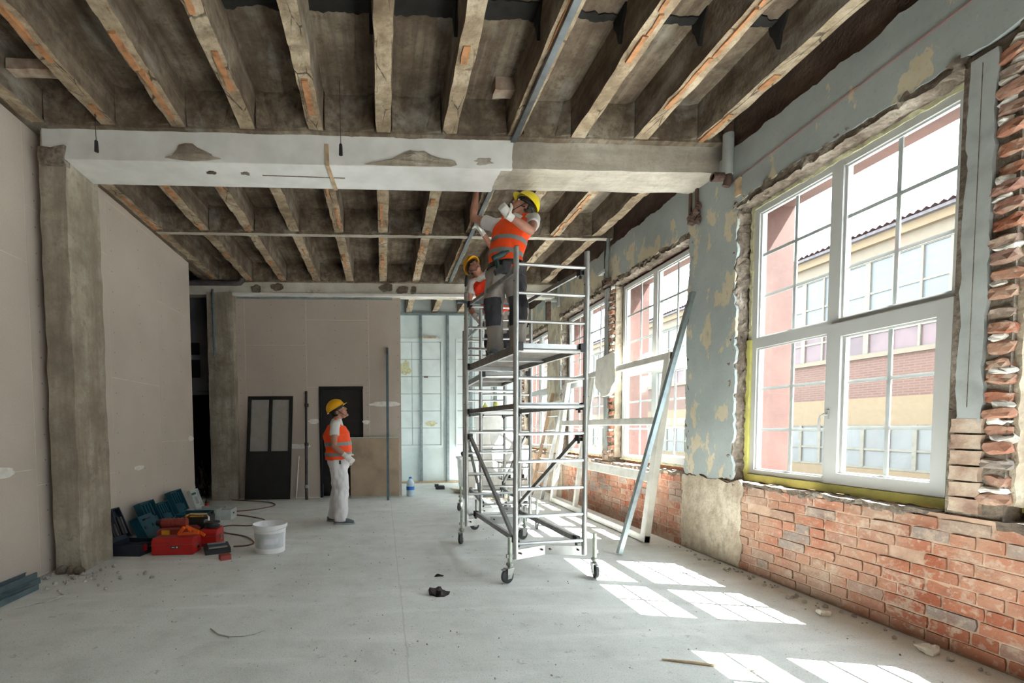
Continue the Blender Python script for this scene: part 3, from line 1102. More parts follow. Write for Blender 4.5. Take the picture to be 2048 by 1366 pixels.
O('gutter', B(FX - .35, FX, Y0, Y1, 6.62, 6.70), 'pipe_dark', bld)
O('wall_core', B(FX + .12, FX + 6, Y0, Y1, -.4, 6.4), 'outside_cream', bld)
bm = bmesh.new()
n = int((Y1 - Y0) / .09)
rows = []
for i in range(n + 1):
    y = Y0 + i * .09
    dz = .035 if i % 2 else -.035
    rows.append((bm.verts.new((FX - .42, y, 6.74 + dz)), bm.verts.new((FX + 5, y, 8.2 + dz))))
for a, b in zip(rows, rows[1:]):
    bm.faces.new([a[0], b[0], b[1], a[1]])
bmesh.ops.solidify(bm, geom=bm.faces, thickness=.05)
O('corrugated_roof', bm, 'outside_roof', bld)
y = 6.7
wi = 0
while y < 46:
    up = E('window', (FX, y, 3.36))
    up.parent = bld
    up.matrix_parent_inverse = bld.matrix_basis.inverted()
    bm = bmesh.new()
    yy = [y + .0, y + .667, y + 1.333, y + 2.0]
    zz = [3.36, 3.95, 4.52, 5.08, 5.98]
    for q in yy[:3]:
        wd = .07 if q in (yy[0], yy[3]) else .03
        box(bm, FX - .02, FX + .06, q - wd, q + wd, 3.36, 5.98)
    for q in zz:
        box(bm, FX - .01, FX + .05, y, y + 2, q - .03, q + .03)
    fr_ = O('window', bm, 'outside_frame', bld)
    bpy.data.objects.remove(up)
    for j in range(3):
        for h in range(4):
            red = h < 2  # pane colour paints reflections: reddish in lower rows, bluish grey above
            O('pane', B(FX + .02, FX + .04, yy[j] + .03, yy[j + 1] - .03, zz[h] + .03, zz[h + 1] - .03),
              'outside_glass_red' if red else 'outside_glass', fr_) if y < 24 else None
    if y >= 24:
        O('pane', B(FX + .02, FX + .04, y + .03, y + 1.97, 3.39, 5.95), 'outside_glass', fr_)
    # lower windows
    bm = bmesh.new()
    for q in yy[:3]:
        box(bm, FX - .02, FX + .06, q - .05, q + .05, .1, 1.32)
    for q in (.1, .62, 1.32):
        box(bm, FX - .01, FX + .05, y, y + 2, q - .03, q + .03)
    fr_ = O('window', bm, 'outside_frame', bld)
    O('pane', B(FX + .02, FX + .04, y + .03, y + 1.97, .12, 1.3), 'outside_glass_low', fr_)
    y += 2.0
    wi += 1
O('gate', B(FX - .06, FX, 15.6, 17.4, -.45, 1.35), 'outside_white', bld)
O('sign_board', B(FX - .05, FX, 15.4, 17.6, 1.75, 1.95), 'case_grey', bld)

# ================================================================== SCAFFOLD TOWERS
def tower(A, yaw, label, brace_in=True):
    t = E('scaffold_tower', (A[0], A[1], 0), yaw)
    tag(t, label, 'scaffold', 'aluminium scaffold towers')
    Wd, L = .66, 1.385
    ZR = [.33 + .2415 * i for i in range(11)]
    cor = {'a': (0, 0), 'b': (Wd, 0), 'c': (0, L), 'd': (Wd, L)}

    def P(name, bm, mt, smooth=True, par=None):
        return O(name, bm, mt, par or t, smooth=smooth, local=True)
    for x, y in cor.values():
        lg = P('leg', T([(x, y, .2), (x, y, 2.885)], .0235, 12), 'aluminium')
        P('leg_cap', T([(x, y, 2.88), (x, y, 2.892)], .019, 10), 'black_plastic', par=lg)
        for z in (1.62, 2.6):
            P('lock_pin', T([(x - .026, y - .006, z), (x + .026, y - .006, z)], .006, 6), 'black_plastic', par=lg)
    for y in (0, L):
        for i, z in enumerate(ZR):
            P('rung', T([(.02, y, z), (Wd - .02, y, z)], .0145, 8), 'aluminium')
    def claw(p, par):
        x, y, z = p
        bm = B(x - .02, x + .02, y - .03, y + .03, z - .035, z + .03)
        bev(bm, .006, 1)
        tube(bm, [(x, y, z - .03), (x, y, z - .06)], .012, 7)
        P('claw', bm, 'black_plastic', par=par)
    def rail(p, q, w=.022, h=.036, mt='aluminium_worn'):
        p, q = V(p), V(q)
        bm = bmesh.new()
        bar(bm, p, q, w, h)
        o_ = P('brace', bm, mt, smooth=False)
        d = (q - p).normalized()
        claw(p + d * .03, o_)
        claw(q - d * .03, o_)
        return o_
    rail((.028, .02, ZR[10] - .03), (.028, L - .02, ZR[10] + .01))
    rail((Wd - .03, .02, ZR[10] - .02), (Wd - .03, L - .02, ZR[10] + .01))
    rail((.028, .02, ZR[5] + .0), (.028, L - .02, ZR[5] + .0), .03, .045)
    rail((Wd - .03, .02, ZR[5] + .0), (Wd - .03, L - .02, ZR[5] + .0), .03, .045)
    P('cross_rail', bev(B(.02, Wd - .02, .02, .06, ZR[5] - .02, ZR[5] + .03), .006, 1), 'aluminium', smooth=False)
    rail((.03, L - .03, ZR[4] - .03), (.03, .03, ZR[0] - .02), .03, .04)
    rail((Wd - .03, .03, ZR[4] - .02), (Wd - .03, L - .03, ZR[0] + .1), .03, .04)
    rail((.1, L - .02, ZR[0] + .02), (.02, .03, ZR[0] + .03), .03, .045)
    rail((Wd - .06, L - .02, ZR[0] + .04), (Wd - .04, .03, ZR[0] - .0), .03, .045)
    # platform
    zp = ZR[7] + .03
    pl = P('platform', bev(B(.05, Wd - .05, .03, L - .03, zp, zp + .018), .003, 1), 'deck_ply', smooth=False)
    for x in (.03, Wd - .065):
        P('side_beam', bev(B(x, x + .035, .02, L - .02, zp - .045, zp + .028), .004, 1), 'aluminium_worn', smooth=False, par=pl)
    for y in (.015, L - .05):
        P('end_beam', bev(B(.04, Wd - .04, y, y + .035, zp - .045, zp + .028), .004, 1), 'aluminium', smooth=False, par=pl)
    for y in (.66,):
        P('cross_member', bev(B(.06, Wd - .06, y, y + .04, zp - .03, zp), .003, 1), 'aluminium', smooth=False, par=pl)
    for x in (.035, Wd - .035):
        for y in (.012, L - .012):
            P('hook', bev(B(x - .025, x + .025, y - .03, y + .02, zp - .04, zp + .035), .008, 1), 'black_plastic', smooth=False, par=pl)
    # folding base beams and castors
    for y, s in ((0, 1), (L, 1)):
        mx_, my = Wd / 2, y + .11 * s
        bm = bmesh.new()
        bar(bm, (-.015, y, .235), (mx_, my, .235), .022, .085)
        bar(bm, (mx_, my, .235), (Wd + .015, y, .235), .022, .085)
        bs = P('base_beam', bm, 'aluminium', smooth=False)
        bm = bmesh.new()
        for bx, by in ((.05, y + .004), (mx_ - .04, my - .026), (mx_ + .04, my - .026), (Wd - .06, y + .006)):
            tube(bm, [(bx, by - .016, .245), (bx, by + .004, .245)], .009, 8)
        P('bolt', bm, 'rust', par=bs)
    for i, (x, y) in enumerate(((-.065, -.025), (Wd + .075, -.045), (-.065, L - .02), (Wd + .075, L + .02))):
        st = P('castor', T([(x, y, .135), (x, y, .40)], .017, 10), 'steel_stem')
        P('stem_collar', lathe(bmesh.new(), [(.026, .15), (.03, .158), (.03, .172), (.02, .18)], (x, y, 0), 14), 'steel_stem', par=st)
        P('bracket', bev(B(x - .03 if x < 0 else x - .0, x + (.0 if x < 0 else -.0) + .03, y - .01, y + .01, .22, .25), .003, 1), 'aluminium_worn', smooth=False, par=st)
        a = (.35, 1.35, .9, .2)[i]
        M = Matrix.Translation((x, y, 0)) @ Matrix.Rotation(a, 4, 'Z')
        bm = bmesh.new()
        prof = [(.02, -.018), (.05, -.018), (.063, -.012), (.065, 0), (.063, .012), (.05, .018), (.02, .018)]
        lathe(bm, prof, (0, 0, 0), 22, M @ Matrix.Translation((-.025, 0, .0655)) @ Matrix.Rotation(PI / 2, 4, 'X'))
        P('wheel', bm, 'rubber', par=st)
        bm = bmesh.new()
        for s in (-1, 1):
            poly = [(-.045, .045), (-.005, .045), (.03, .13), (-.045, .13)]
            prism(bm, poly, 'y', s * .024, s * .029)
        box(bm, -.045, .03, -.029, .029, .128, .136)
        lathe(bm, [(.014, -.032), (.014, .032)], (0, 0, 0), 10, Matrix.Translation((-.025, 0, .0655)) @ Matrix.Rotation(PI / 2, 4, 'X'))
        P('fork', xf(bm, M), 'aluminium', smooth=False, par=st)
        P('brake_lever', xf(bev(B(-.085, -.03, -.012, .012, .122, .13), .003, 1), M), 'aluminium_worn', smooth=False, par=st)
    return t


tower((1.148, 3.93), math.radians(7.5), 'nearer aluminium scaffold tower on castors, worker in yellow helmet on its platform')
tower((1.285, 6.0), math.radians(-1.0), 'farther aluminium scaffold tower, partly hidden behind the nearer one')

# cordless driver standing on the near-left leg top, black level clipped on the far-left leg
d = E('cordless_drill', (1.155, 4.5, 2.95))
tag(d, 'dark green cordless drill hanging from the tool belt of the worker on the near platform', 'drill')
DM = Matrix.Translation((1.16, 4.5, 3.0)) @ Matrix.Rotation(math.radians(-25), 4, 'Y') @ Matrix.Scale(.85, 4)
bm = T([(-.09, 0, .03), (-.06, 0, .03), (.05, 0, .03), (.065, 0, .03)], [.026, .036, .037, .028], 12)
O('motor_body', xf(bm, DM), 'drill_green', d, smooth=True)
O('chuck', xf(T([(.06, 0, .03), (.09, 0, .03), (.12, 0, .03)], [.026, .022, .012], 10), DM), 'black_plastic', d, smooth=True)
O('grip', xf(tube(bmesh.new(), [(-.05, 0, .02), (-.075, 0, -.10)], [.024, .026], 9), DM), 'drill_green', d, smooth=True)
O('battery', xf(bev(B(-.13, -.02, -.035, .035, -.155, -.095), .008, 1), DM), 'black_plastic', d)
sp = E('screwdriver', (.955, 5.3, 2.892))
tag(sp, 'black-handled screwdriver standing on top of the scaffold leg', 'screwdriver')
O('blade', T([(.955, 5.3, 2.892), (.96, 5.3, 2.97)], .006, 6), 'chrome', sp)
O('handle', T([(.96, 5.3, 2.965), (.965, 5.3, 3.0), (.97, 5.3, 3.06), (.972, 5.3, 3.09)], [.012, .019, .017, .012], 9), 'black_plastic', sp, smooth=True)
ly = E('level_bar', (.93, 5.36, 2.79))
tag(ly, 'grey steel bar laid across the rails of the nearer scaffold tower', 'bar')
bm = bmesh.new()
bar(bm, (.86, 5.28, 2.785), (1.55, 5.36, 2.785), .05, .022)
O('bar', bm, 'blue_steel', ly)

# ================================================================== LEANING FRAME, STUD, LADDER
def lean(y, u):
    """point on the leaning frame: y along the wall, u up the slope (metres)"""
    a = math.asin(.27 / 2.2)
    return V((3.03 + u * math.sin(a), y, u * math.cos(a)))


lf = E('window_frame_unit', (3.05, 6.6, 0))
tag(lf, 'large old white window frame leaning against the brick wall', 'window frame')
def fbar(name, p, q, w=.085, d=.07):
    a = math.asin(.27 / 2.2)
    bm = bmesh.new()
    bar(bm, p, q, w, d, V((-math.cos(a), 0, math.sin(a))))
    bev(bm, .006, 1)
    return O(name, bm, 'old_frame_white', lf)
ya, yb = 5.1, 8.12
fbar('bottom_rail', lean(ya, .045), lean(yb, .045))
fbar('top_rail', lean(ya, 2.17), lean(yb, 2.17))
fbar('stile', lean(ya + .05, 0), lean(ya + .05, 2.21), .1, .075)
fbar('stile', lean(yb - .05, 0), lean(yb - .05, 2.21), .1, .075)
fbar('mullion', lean(7.12, .08), lean(7.12, 2.13), .08, .06)
fbar('cross_rail', lean(ya + .08, 1.42), lean(yb - .08, 1.42), .085, .065)
fbar('cross_rail', lean(ya + .08, .76), lean(yb - .08, .76), .12, .065)
for y0, y1 in ((ya + .1, 7.08), (7.16, yb - .1)):
    bm = bmesh.new()
    a = math.asin(.27 / 2.2)
    bar(bm, lean((y0 + y1) / 2, 1.46), lean((y0 + y1) / 2, 2.13), y1 - y0, .005, V((-math.cos(a), 0, math.sin(a))))
    O('pane', bm, 'window_glass', lf)

def channel(p, q, w, h, t=.002, face=V((-1, 0, 0))):
    """U-shaped steel stud from p to q, open side away from face"""
    p, q = V(p), V(q)
    d = (q - p).normalized()
    f = (face - d * face.dot(d)).normalized()
    s = d.cross(f)
    bm = bmesh.new()
    bar(bm, p + f * h / 2, q + f * h / 2, w, t, f)
    for k_ in (-1, 1):
        bar(bm, p + s * k_ * w / 2, q + s * k_ * w / 2, t, h, f)
    for k_ in (-1, 1):
        bar(bm, p + s * k_ * (w / 2 - .006) - f * h / 2, q + s * k_ * (w / 2 - .006) - f * h / 2, .012, t, f)
    return bm


o = O('steel_stud', channel((2.47, 4.66, .012), (3.305, 4.79, 2.77), .05, .042, .003), 'galvanised')
tag(o, 'long steel stud leaning on the blue pier in front of the old frame', 'stud')

ld = E('ladder', (2.9, 8.75, 0))
tag(ld, 'aluminium ladder leaning on the wall behind the scaffold', 'ladder')
l0, l1 = V((2.93, 8.35, 0)), V((3.31, 8.22, 2.0))
m0, m1 = V((2.93, 8.95, 0)), V((3.31, 8.82, 2.0))
for p, q, mt in ((l0, l1, 'aluminium'), (m0, m1, 'ladder_wood')):
    bm = bmesh.new()
    bar(bm, p, q, .06, .028, V((0, 1, 0)))
    O('stile', bm, mt, ld)
for i in range(7):
    f = .1 + i * .135
    O('rung', T([l0.lerp(l1, f), m0.lerp(m1, f)], .014, 8), 'aluminium', ld, smooth=True)

fs = O('foam_sheet', prism(bmesh.new(), [(6.86, 2.36), (6.36, 2.40), (6.30, 2.36), (6.29, 1.98), (6.38, 1.92), (6.44, 1.83), (6.5, 1.8), (6.70, 1.79), (6.74, 1.86), (6.86, 1.93), (6.9, 2.02)], 'x', 3.24, 3.30), 'foam_board')
tag(fs, 'torn off-white foam sheet wedged behind the leaning frame', 'foam sheet')

# ================================================================== THINGS AGAINST THE BACK WALL
dp = E('leaning_door', (-2.2, 8.85, 0))
tag(dp, 'black door leaf with two glass panes leaning on the back partition', 'door leaf')
def dl(x, u):
    return V((x + (u * .03), 8.84 + u * .095, u * .995))
def dbar(name, x0, x1, u0, u1, d=.04, mt='door_black'):
    bm = bmesh.new()
    vs = []
    for dd in (0, d):
        for x, u in ((x0, u0), (x1, u0), (x1, u1), (x0, u1)):
            vs.append(bm.verts.new(dl(x, u) + V((0, dd, 0))))
    for f in ((0, 1, 2, 3), (4, 7, 6, 5), (0, 4, 5, 1), (1, 5, 6, 2), (2, 6, 7, 3), (3, 7, 4, 0)):
        bm.faces.new([vs[i] for i in f])
    return O(name, bm, mt, dp)
dbar('lower_panel', -2.64, -1.79, .01, .93)
dbar('stile', -2.64, -2.57, .93, 1.99)
dbar('stile', -1.86, -1.79, .93, 1.99)
dbar('mullion', -2.24, -2.17, .93, 1.99)
dbar('top_rail', -2.57, -1.86, 1.92, 1.99)
for x0, x1 in ((-2.57, -2.24), (-2.17, -1.86)):
    p = dbar('pane', x0, x1, .93, 1.92, .006, 'glass_grey')
    p.location.y += .015
    bm = bmesh.new()
    for x in (x0, x1 - .012):
        bar(bm, dl(x + .006, .94), dl(x + .006, 1.91), .012, .008)
    O('glazing_bead', bm, 'case_grey', dp)

pp = E('prop_pole', (-1.46, 8.78, 0))
tag(pp, 'black telescopic prop pole leaning between the black door leaf and the doorway', 'pole')
O('outer_tube', T([(-1.462, 8.78, 0), (-1.47, 8.9, 1.05)], .03, 10), 'pipe_dark', pp, smooth=True)
O('inner_tube', T([(-1.47, 8.895, 1.0), (-1.475, 9.02, 2.07)], .023, 10), 'door_black', pp, smooth=True)
for z in (.25, 1.05, 1.8):
    y = 8.78 + z * .116
    O('collar', T([(-1.465, y - .004, z - .03), (-1.466, y + .004, z + .03)], .04, 10), 'case_grey' if z == .25 else 'black_plastic', pp, smooth=True)
o = O('wood_lath', T([(-1.69, 8.95, 0.0), (-1.64, 9.04, .82)], .011, 6), 'gypsum_white')
tag(o, 'thin white lath leaning on the partition beside the black pole', 'lath')
o = O('steel_stud', channel((.08, 8.56, .0), (.096, 9.02, 2.9), .045, .04, .003, V((0, -1, 0))), 'blue_steel')
tag(o, 'upright steel stud leaning on the partition in front of the brown board', 'stud')
bs = E('board_sheet', (-.17, 8.95, 0))
tag(bs, 'brown plasterboard sheet leaning on the partition beside the doorway', 'board')
def slab(x0, x1, z1, y0, y1, t):
    bm = bmesh.new()
    vs = [bm.verts.new(p) for p in ((x0, y0, .002), (x1, y0, .002), (x1, y1, z1), (x0, y1, z1), (x0, y0 + t, .002), (x1, y0 + t, .002), (x1, y1 + t, z1), (x0, y1 + t, z1))]
    for f in ((0, 1, 2, 3), (4, 7, 6, 5), (0, 4, 5, 1), (1, 5, 6, 2), (2, 6, 7, 3), (3, 7, 4, 0)):
        bm.faces.new([vs[i] for i in f])
    return bm
O('board_face', slab(-.64, .30, 1.165, 8.93, 9.008, .014), 'board_brown', bs)
bm = bmesh.new()
bar(bm, (-.64, 9.012, 1.168), (.305, 9.012, 1.168), .02, .016)
bar(bm, (-.64, 8.935, .012), (.305, 8.935, .012), .02, .016)
O('edge_tape', bm, 'board_edge', bs)

# water bottle
wbo = E('water_bottle', (.53, 9.06, 0))
tag(wbo, 'clear blue water bottle standing on the floor by the partition end', 'bottle')
O('body', lathe(bmesh.new(), [(.07, 0), (.08, .012), (.08, .08), (.074, .1), (.08, .12), (.08, .2), (.074, .22), (.08, .24), (.078, .27), (.05, .31), (.024, .335), (.022, .35)], (.53, 9.06, 0), 18), 'water_bottle_blue', wbo, smooth=True)
O('cap', lathe(bmesh.new(), [(.026, .35), (.026, .378), (.02, .382)], (.53, 9.06, 0), 14), 'cap_blue', wbo, smooth=True)
O('label', lathe(bmesh.new(), [(.0815, .125), (.0815, .195)], (.53, 9.06, 0), 18), 'cap_blue', wbo, smooth=True)
O('carry_loop', T([(.53 + .03 * math.cos(a), 9.06, .345 + .035 * math.sin(a)) for a in [PI * i / 8 for i in range(9)]], .005, 6), 'cap_blue', wbo)
tl = E('battery_charger', (1.23, 10.0, 0))
tag(tl, 'small black charger lying on the floor before the blue wall', 'charger')
O('housing', bev(B(1.14, 1.33, 9.93, 10.08, 0, .075), .015, 2), 'black_plastic', tl)
O('cradle', bev(B(1.12, 1.2, 9.95, 10.06, .05, .11), .012, 2), 'drill_green', tl)

# ---- clutter behind the towers
bx = E('storage_tub', (1.95, 9.95, 0))
tag(bx, 'white storage tub with dark rags on top behind the scaffold', 'tub')
bm = bmesh.new()
prism(bm, [(1.68, .02), (1.97, .02), (2.0, .68), (1.64, .68)], 'y', 9.7, 10.2)
O('tub_body', bev(bm, .03, 2), 'gypsum_white', bx)
O('rim', bev(B(1.62, 2.02, 9.68, 10.22, .66, .71), .012, 1), 'gypsum_white', bx)
bm = bmesh.new()
ell(bm, (1.82, 9.92, .775), (.14, .16, .06))
for v in bm.verts:
    v.co += noise.noise_vector(v.co * 14) * .06
rg = O('rag_heap', bm, 'dark_scrap')
tag(rg, 'dark rags heaped on the white tub', 'rags')
for i, (x0, x1, z1, y0, y1, rz) in enumerate(((2.06, 2.64, 1.60, 9.75, 10.25, 0), (2.35, 2.9, 1.3, 9.55, 10.0, 0), (2.93, 3.2, .95, 9.56, 9.8, 0))):
    o = O('gypsum_sheet', slab(x0, x1, z1, y0, y1, .02), 'gypsum_white')
    tag(o, ['tallest white gypsum sheet leaning behind the far scaffold', 'middle-height white gypsum sheet leaning behind the far scaffold',
            'shortest white gypsum offcut leaning behind the far scaffold'][i], 'board')
for i in range(4):
    M = Matrix.Translation((1.9, 9.0, .02 + i * .024)) @ Matrix.Rotation(.5 + i * .06, 4, 'Z')
    o = O('timber_board', xf(B(-.16, .16, -.65, .65, -.01, .01), M), 'old_frame_white' if i % 2 else 'wood')
    tag(o, ['bottom', 'second lowest', 'second highest', 'topmost'][i] + ' board of the low pile behind the scaffold', 'board', 'low board pile')
wbn = E('workbench', (2.75, 8.9, 0))
tag(wbn, 'low trestle workbench cluttered with tools behind the scaffold', 'workbench')
O('top', bev(B(2.35, 2.95, 9.0, 9.5, .62, .65), .004, 1), 'deck_ply', wbn)
for x in (2.4, 2.9):
    for y in (9.05, 9.45):
        O('leg', B(x - .02, x + .02, y - .02, y + .02, 0, .62), 'gypsum_white', wbn)
O('shelf', bev(B(2.38, 2.92, 9.05, 9.45, .28, .3), .004, 1), 'deck_ply', wbn)
for i, (x, y, z, mt, lb) in enumerate(((2.5, 9.2, .3, 'black_plastic', 'black power tool on the workbench shelf, nearer the tub'), (2.78, 9.2, .3, 'pipe_dark', 'dark power tool on the workbench shelf, nearer the windows'))):
    e = E('power_tool', (x, y, z))
    tag(e, lb, 'power tool')
    O('housing', T([(x - .1, y, z + .05), (x + .08, y, z + .05)], [.045, .04], 9), mt, e, smooth=True)
    O('grip', T([(x - .04, y, z + .05), (x - .06, y, z + .16)], [.02, .022], 8), mt, e, smooth=True)
for i, (x, z) in enumerate(((2.28, 1.66), (2.47, 1.7))):
    e = O('foam_can', lathe(bmesh.new(), [(.05, z), (.055, z + .01), (.055, z + .16), (.03, z + .19), (.012, z + .24)], (x, 9.98 + .2 * (1 - i), 0), 14), 'foam_yellow', smooth=True)
    e.location = (0, 0, 0)
    tag(e, ['yellow foam can on the sheet edge, nearer the blue studs', 'yellow foam can on the sheet edge, nearer the windows'][i], 'can', 'yellow foam cans')
sh = O('can_shelf', bev(B(2.2, 2.62, 9.9, 10.28, 1.63, 1.655), .004, 1), 'gypsum_white')
tag(sh, 'white shelf board carrying two yellow cans', 'shelf')

# ================================================================== TOOL CASES ALONG THE LEFT PARTITION
def tray(x0, x1, y0, y1, z0, z1, t=.012):
    bm = B(x0 + t, x1 - t, y0 + t, y1 - t, z0 + .001, z0 + t)
    box(bm, x0, x0 + t, y0, y1, z0, z1)
    box(bm, x1 - t, x1, y0, y1, z0, z1)
    box(bm, x0 + t, x1 - t, y0, y0 + t, z0, z1)
    box(bm, x0 + t, x1 - t, y1 - t, y1, z0, z1)
    return bm


def case(y0, y1, xh, dep, hb, lidlen, hl, leanang, mt, mt2, label, inner='ribs', latch='black_plastic', yaw=0.0):
    """open case, hinge edge at x=xh, lid tilted back to the wall by leanang"""
    c_ = E('tool_case', (xh + dep / 2, (y0 + y1) / 2, 0), yaw)
    tag(c_, label, 'tool case', 'open tool cases by the partition')
    ym = (y0 + y1) / 2
    w = (y1 - y0) / 2

    def P(name, bm, m_, par=None, sm=False):
        return O(name, bm, m_, par or c_, local=True, smooth=sm)
    bm = tray(-dep / 2, dep / 2, -w, w, 0, hb)
    bs_ = P('base', bm, mt)
    P('insert', gridbox(-dep / 2 + .014, dep / 2 - .014, -w + .014, w - .014, .014, hb * .62, (8, 8, 1), .02, 9, seed=y0), mt2, bs_)
    # lid: local (u up the lid, y, n thickness)
    M = Matrix.Translation((-dep / 2, 0, hb)) @ Matrix.Rotation(-leanang, 4, 'Y')
    bm = B(-.012, 0, -w, w, 0, lidlen)
    ring(bm, -.0005, hl, -w, w, 0, lidlen, .014)
    ld_ = P('lid', xf(bm, M), mt)
    if inner == 'ribs':
        for i in range(4):
            y = -w * .6 + i * w * .4
            P('lid_rib', xf(B(0, hl * .6, y - .012, y + .012, lidlen * .42, lidlen * .9), M), mt, ld_)
        P('lid_pocket', xf(bev(B(0, hl * .7, -w * .7, w * .75, lidlen * .08, lidlen * .36), .01, 1), M), mt, ld_)
    elif inner == 'tools':
        for i in range(7):
            y = -w * .75 + i * w * .25
            P('clipped_tool', xf(T([(hl * .5, y, lidlen * .15), (hl * .5, y + .02, lidlen * random.uniform(.5, .9))], random.uniform(.008, .018), 7), M), 'black_plastic' if i % 3 else 'pipe_dark', ld_)
    elif inner == 'picture':
        P('picture_sheet', xf(B(0, hl * .3, -w * .8, w * .8, lidlen * .1, lidlen * .9), M), 'case_pale', ld_)
        P('picture_print', xf(B(hl * .3, hl * .34, -w * .1, w * .6, lidlen * .2, lidlen * .6), M), 'case_grey', ld_)
        P('picture_print', xf(B(hl * .3, hl * .34, -w * .6, w * .6, lidlen * .72, lidlen * .84), M), 'drill_green', ld_)
    for y in (-w * .55, w * .55):
        P('latch', bev(B(dep / 2 - .002, dep / 2 + .012, y - .03, y + .03, hb * .4, hb * .95), .003, 1), latch, bs_)
    bm = T([(dep / 2, -w * .3, hb * .6), (dep / 2 + .035, -w * .28, hb * .6), (dep / 2 + .035, w * .28, hb * .6), (dep / 2, w * .3, hb * .6)], .01, 7)
    P('handle', bm, mt2, bs_)
    return c_


case(5.04, 5.40, -2.96, .37, .115, .37, .05, .42, 'case_navy', 'case_navy', 'navy open tool case with red latch nearest the concrete column', 'tools', 'red_paint', -.12)
case(5.86, 6.22, -2.98, .36, .11, .33, .07, .38, 'case_teal', 'case_teal_dark', 'teal open case whose ribbed lid stands tallest, behind the leaning closed case')
case(6.30, 6.60, -2.98, .34, .10, .27, .06, .40, 'case_teal', 'case_teal_dark', 'teal open case, middle one of the three with ribbed lids')
case(6.68, 7.04, -2.98, .42, .14, .33, .07, .38, 'case_teal', 'case_teal_dark', 'teal open case farthest along the partition, next to the pale case')
case(7.25, 7.55, -2.94, .38, .12, .29, .04, .32, 'case_pale', 'case_grey', 'pale grey open case with a printed sheet in its lid', 'picture')

# closed teal case leaning on its edge
M = Matrix.Translation((-2.86, 5.69, .135)) @ Matrix.Rotation(-.45, 4, 'Y')
cc = E('tool_case', (-2.86, 5.64, 0))
tag(cc, 'closed smooth teal tool case standing on edge against the partition', 'tool case', 'closed tool cases')
O('shell', xf(bev(B(-.055, .055, -.165, .165, -.13, .19), .02, 2), M), 'case_teal', cc)
O('seam', xf(B(-.004, .004, -.167, .167, -.132, .192), M), 'case_teal_dark', cc)
bm = T([(.05, -.09, .135), (.075, -.085, .135), (.075, .03, .135), (.05, .035, .135)], .012, 7)
O('handle', xf(bm, M), 'black_plastic', cc)
for y in (-.1, .08):
    O('latch', xf(bev(B(.052, .064, y - .03, y + .03, .02, .06), .003, 1), M), 'case_teal_dark', cc)

# black case under the red grinder
bc = E('tool_case', (-2.4, 5.58, 0))
tag(bc, 'low black case under the red machine behind the big red toolbox', 'tool case', 'closed tool cases')
O('shell', bev(B(-2.62, -2.16, 5.36, 5.8, 0, .13), .02, 2), 'black_plastic', bc)
O('handle', T([(-2.5, 5.36, .07), (-2.5, 5.33, .07), (-2.34, 5.33, .07), (-2.34, 5.36, .07)], .01, 7), 'case_grey', bc)
# red machine
rm = E('red_machine', (-2.42, 5.5, .13))
tag(rm, 'red corded machine with ribbed casing lying on the black case', 'power tool')
bm = bmesh.new()
prism(bm, [(-2.6, .132), (-2.2, .132), (-2.17, .19), (-2.22, .225), (-2.56, .225), (-2.62, .18)], 'y', 5.38, 5.56)
O('base', bev(bm, .015, 2), 'red_tool', rm)
O('motor', T([(-2.58, 5.47, .27), (-2.3, 5.47, .27)], [.05, .052], 14), 'red_tool', rm, smooth=True)
for i in range(5):
    x = -2.5 + i * .045
    O('cooling_fin', T([(x, 5.47, .27), (x + .012, 5.47, .27)], .058, 14), 'red_tool', rm, smooth=True)
O('front_cap', T([(-2.64, 5.47, .27), (-2.58, 5.47, .27)], [.035, .048], 12), 'black_plastic', rm, smooth=True)
O('rating_plate', B(-2.55, -2.46, 5.374, 5.38, .15, .2), 'yellow_plastic', rm)
# chrome handled pump
pm = E('pump', (-2.25, 5.72, .13))
tag(pm, 'black compressor with a chrome tube handle behind the red machine', 'compressor')
O('housing', bev(B(-2.42, -2.12, 5.62, 5.86, .132, .30), .02, 2), 'black_plastic', pm)
O('chrome_handle', T([(-2.34, 5.6, .14), (-2.34, 5.6, .31), (-2.32, 5.6, .335), (-2.12, 5.6, .335), (-2.10, 5.6, .31), (-2.10, 5.6, .14)], .012, 8), 'chrome', pm, smooth=True)
O('top_panel', bev(B(-2.4, -2.2, 5.66, 5.82, .3, .315), .004, 1), 'yellow_plastic', pm)
O('gauge', T([(-2.13, 5.61, .25), (-2.13, 5.595, .25)], .03, 12), 'case_grey', pm)
# red metal toolboxes
def redbox(x0, x1, y0, y1, z1, label, plate=True):
    r_ = E('toolbox', ((x0 + x1) / 2, (y0 + y1) / 2, 0))
    tag(r_, label, 'toolbox', 'red metal toolboxes')
    bm = bmesh.new()
    prism(bm, [(y0, .004), (y1, .004), (y1, z1 - .03), (y1 - .03, z1), (y0 + .03, z1), (y0, z1 - .035)], 'x', x0, x1)
    O('body', bev(bm, .012, 2), 'red_paint', r_)
    O('lid_seam', B(x0 - .002, x1 + .002, y0 - .002, y1 + .002, z1 * .62, z1 * .62 + .005), 'red_tool', r_)
    if plate:
        xm = (x0 + x1) / 2
        pt = O('name_plate', B(xm - .01, xm + .075, y0 - .006, y0, z1 * .42, z1 * .55), 'black_plastic', r_)
        O('plate_print', B(xm + .0, xm + .03, y0 - .0075, y0 - .006, z1 * .47, z1 * .51), 'case_pale', pt)
        O('plate_print', B(xm + .045, xm + .062, y0 - .0075, y0 - .006, z1 * .45, z1 * .53), 'case_pale', pt)
    O('end_catch', bev(B(x1, x1 + .012, (y0 + y1) / 2 - .03, (y0 + y1) / 2 + .03, z1 * .3, z1 * .6), .003, 1), 'chrome', r_)
    return r_
redbox(-2.5, -2.06, 5.03, 5.26, .185, 'big glossy red toolbox at the front of the tools')
redbox(-2.12, -1.93, 5.36, 5.62, .20, 'smaller red toolbox behind the big red one', False)
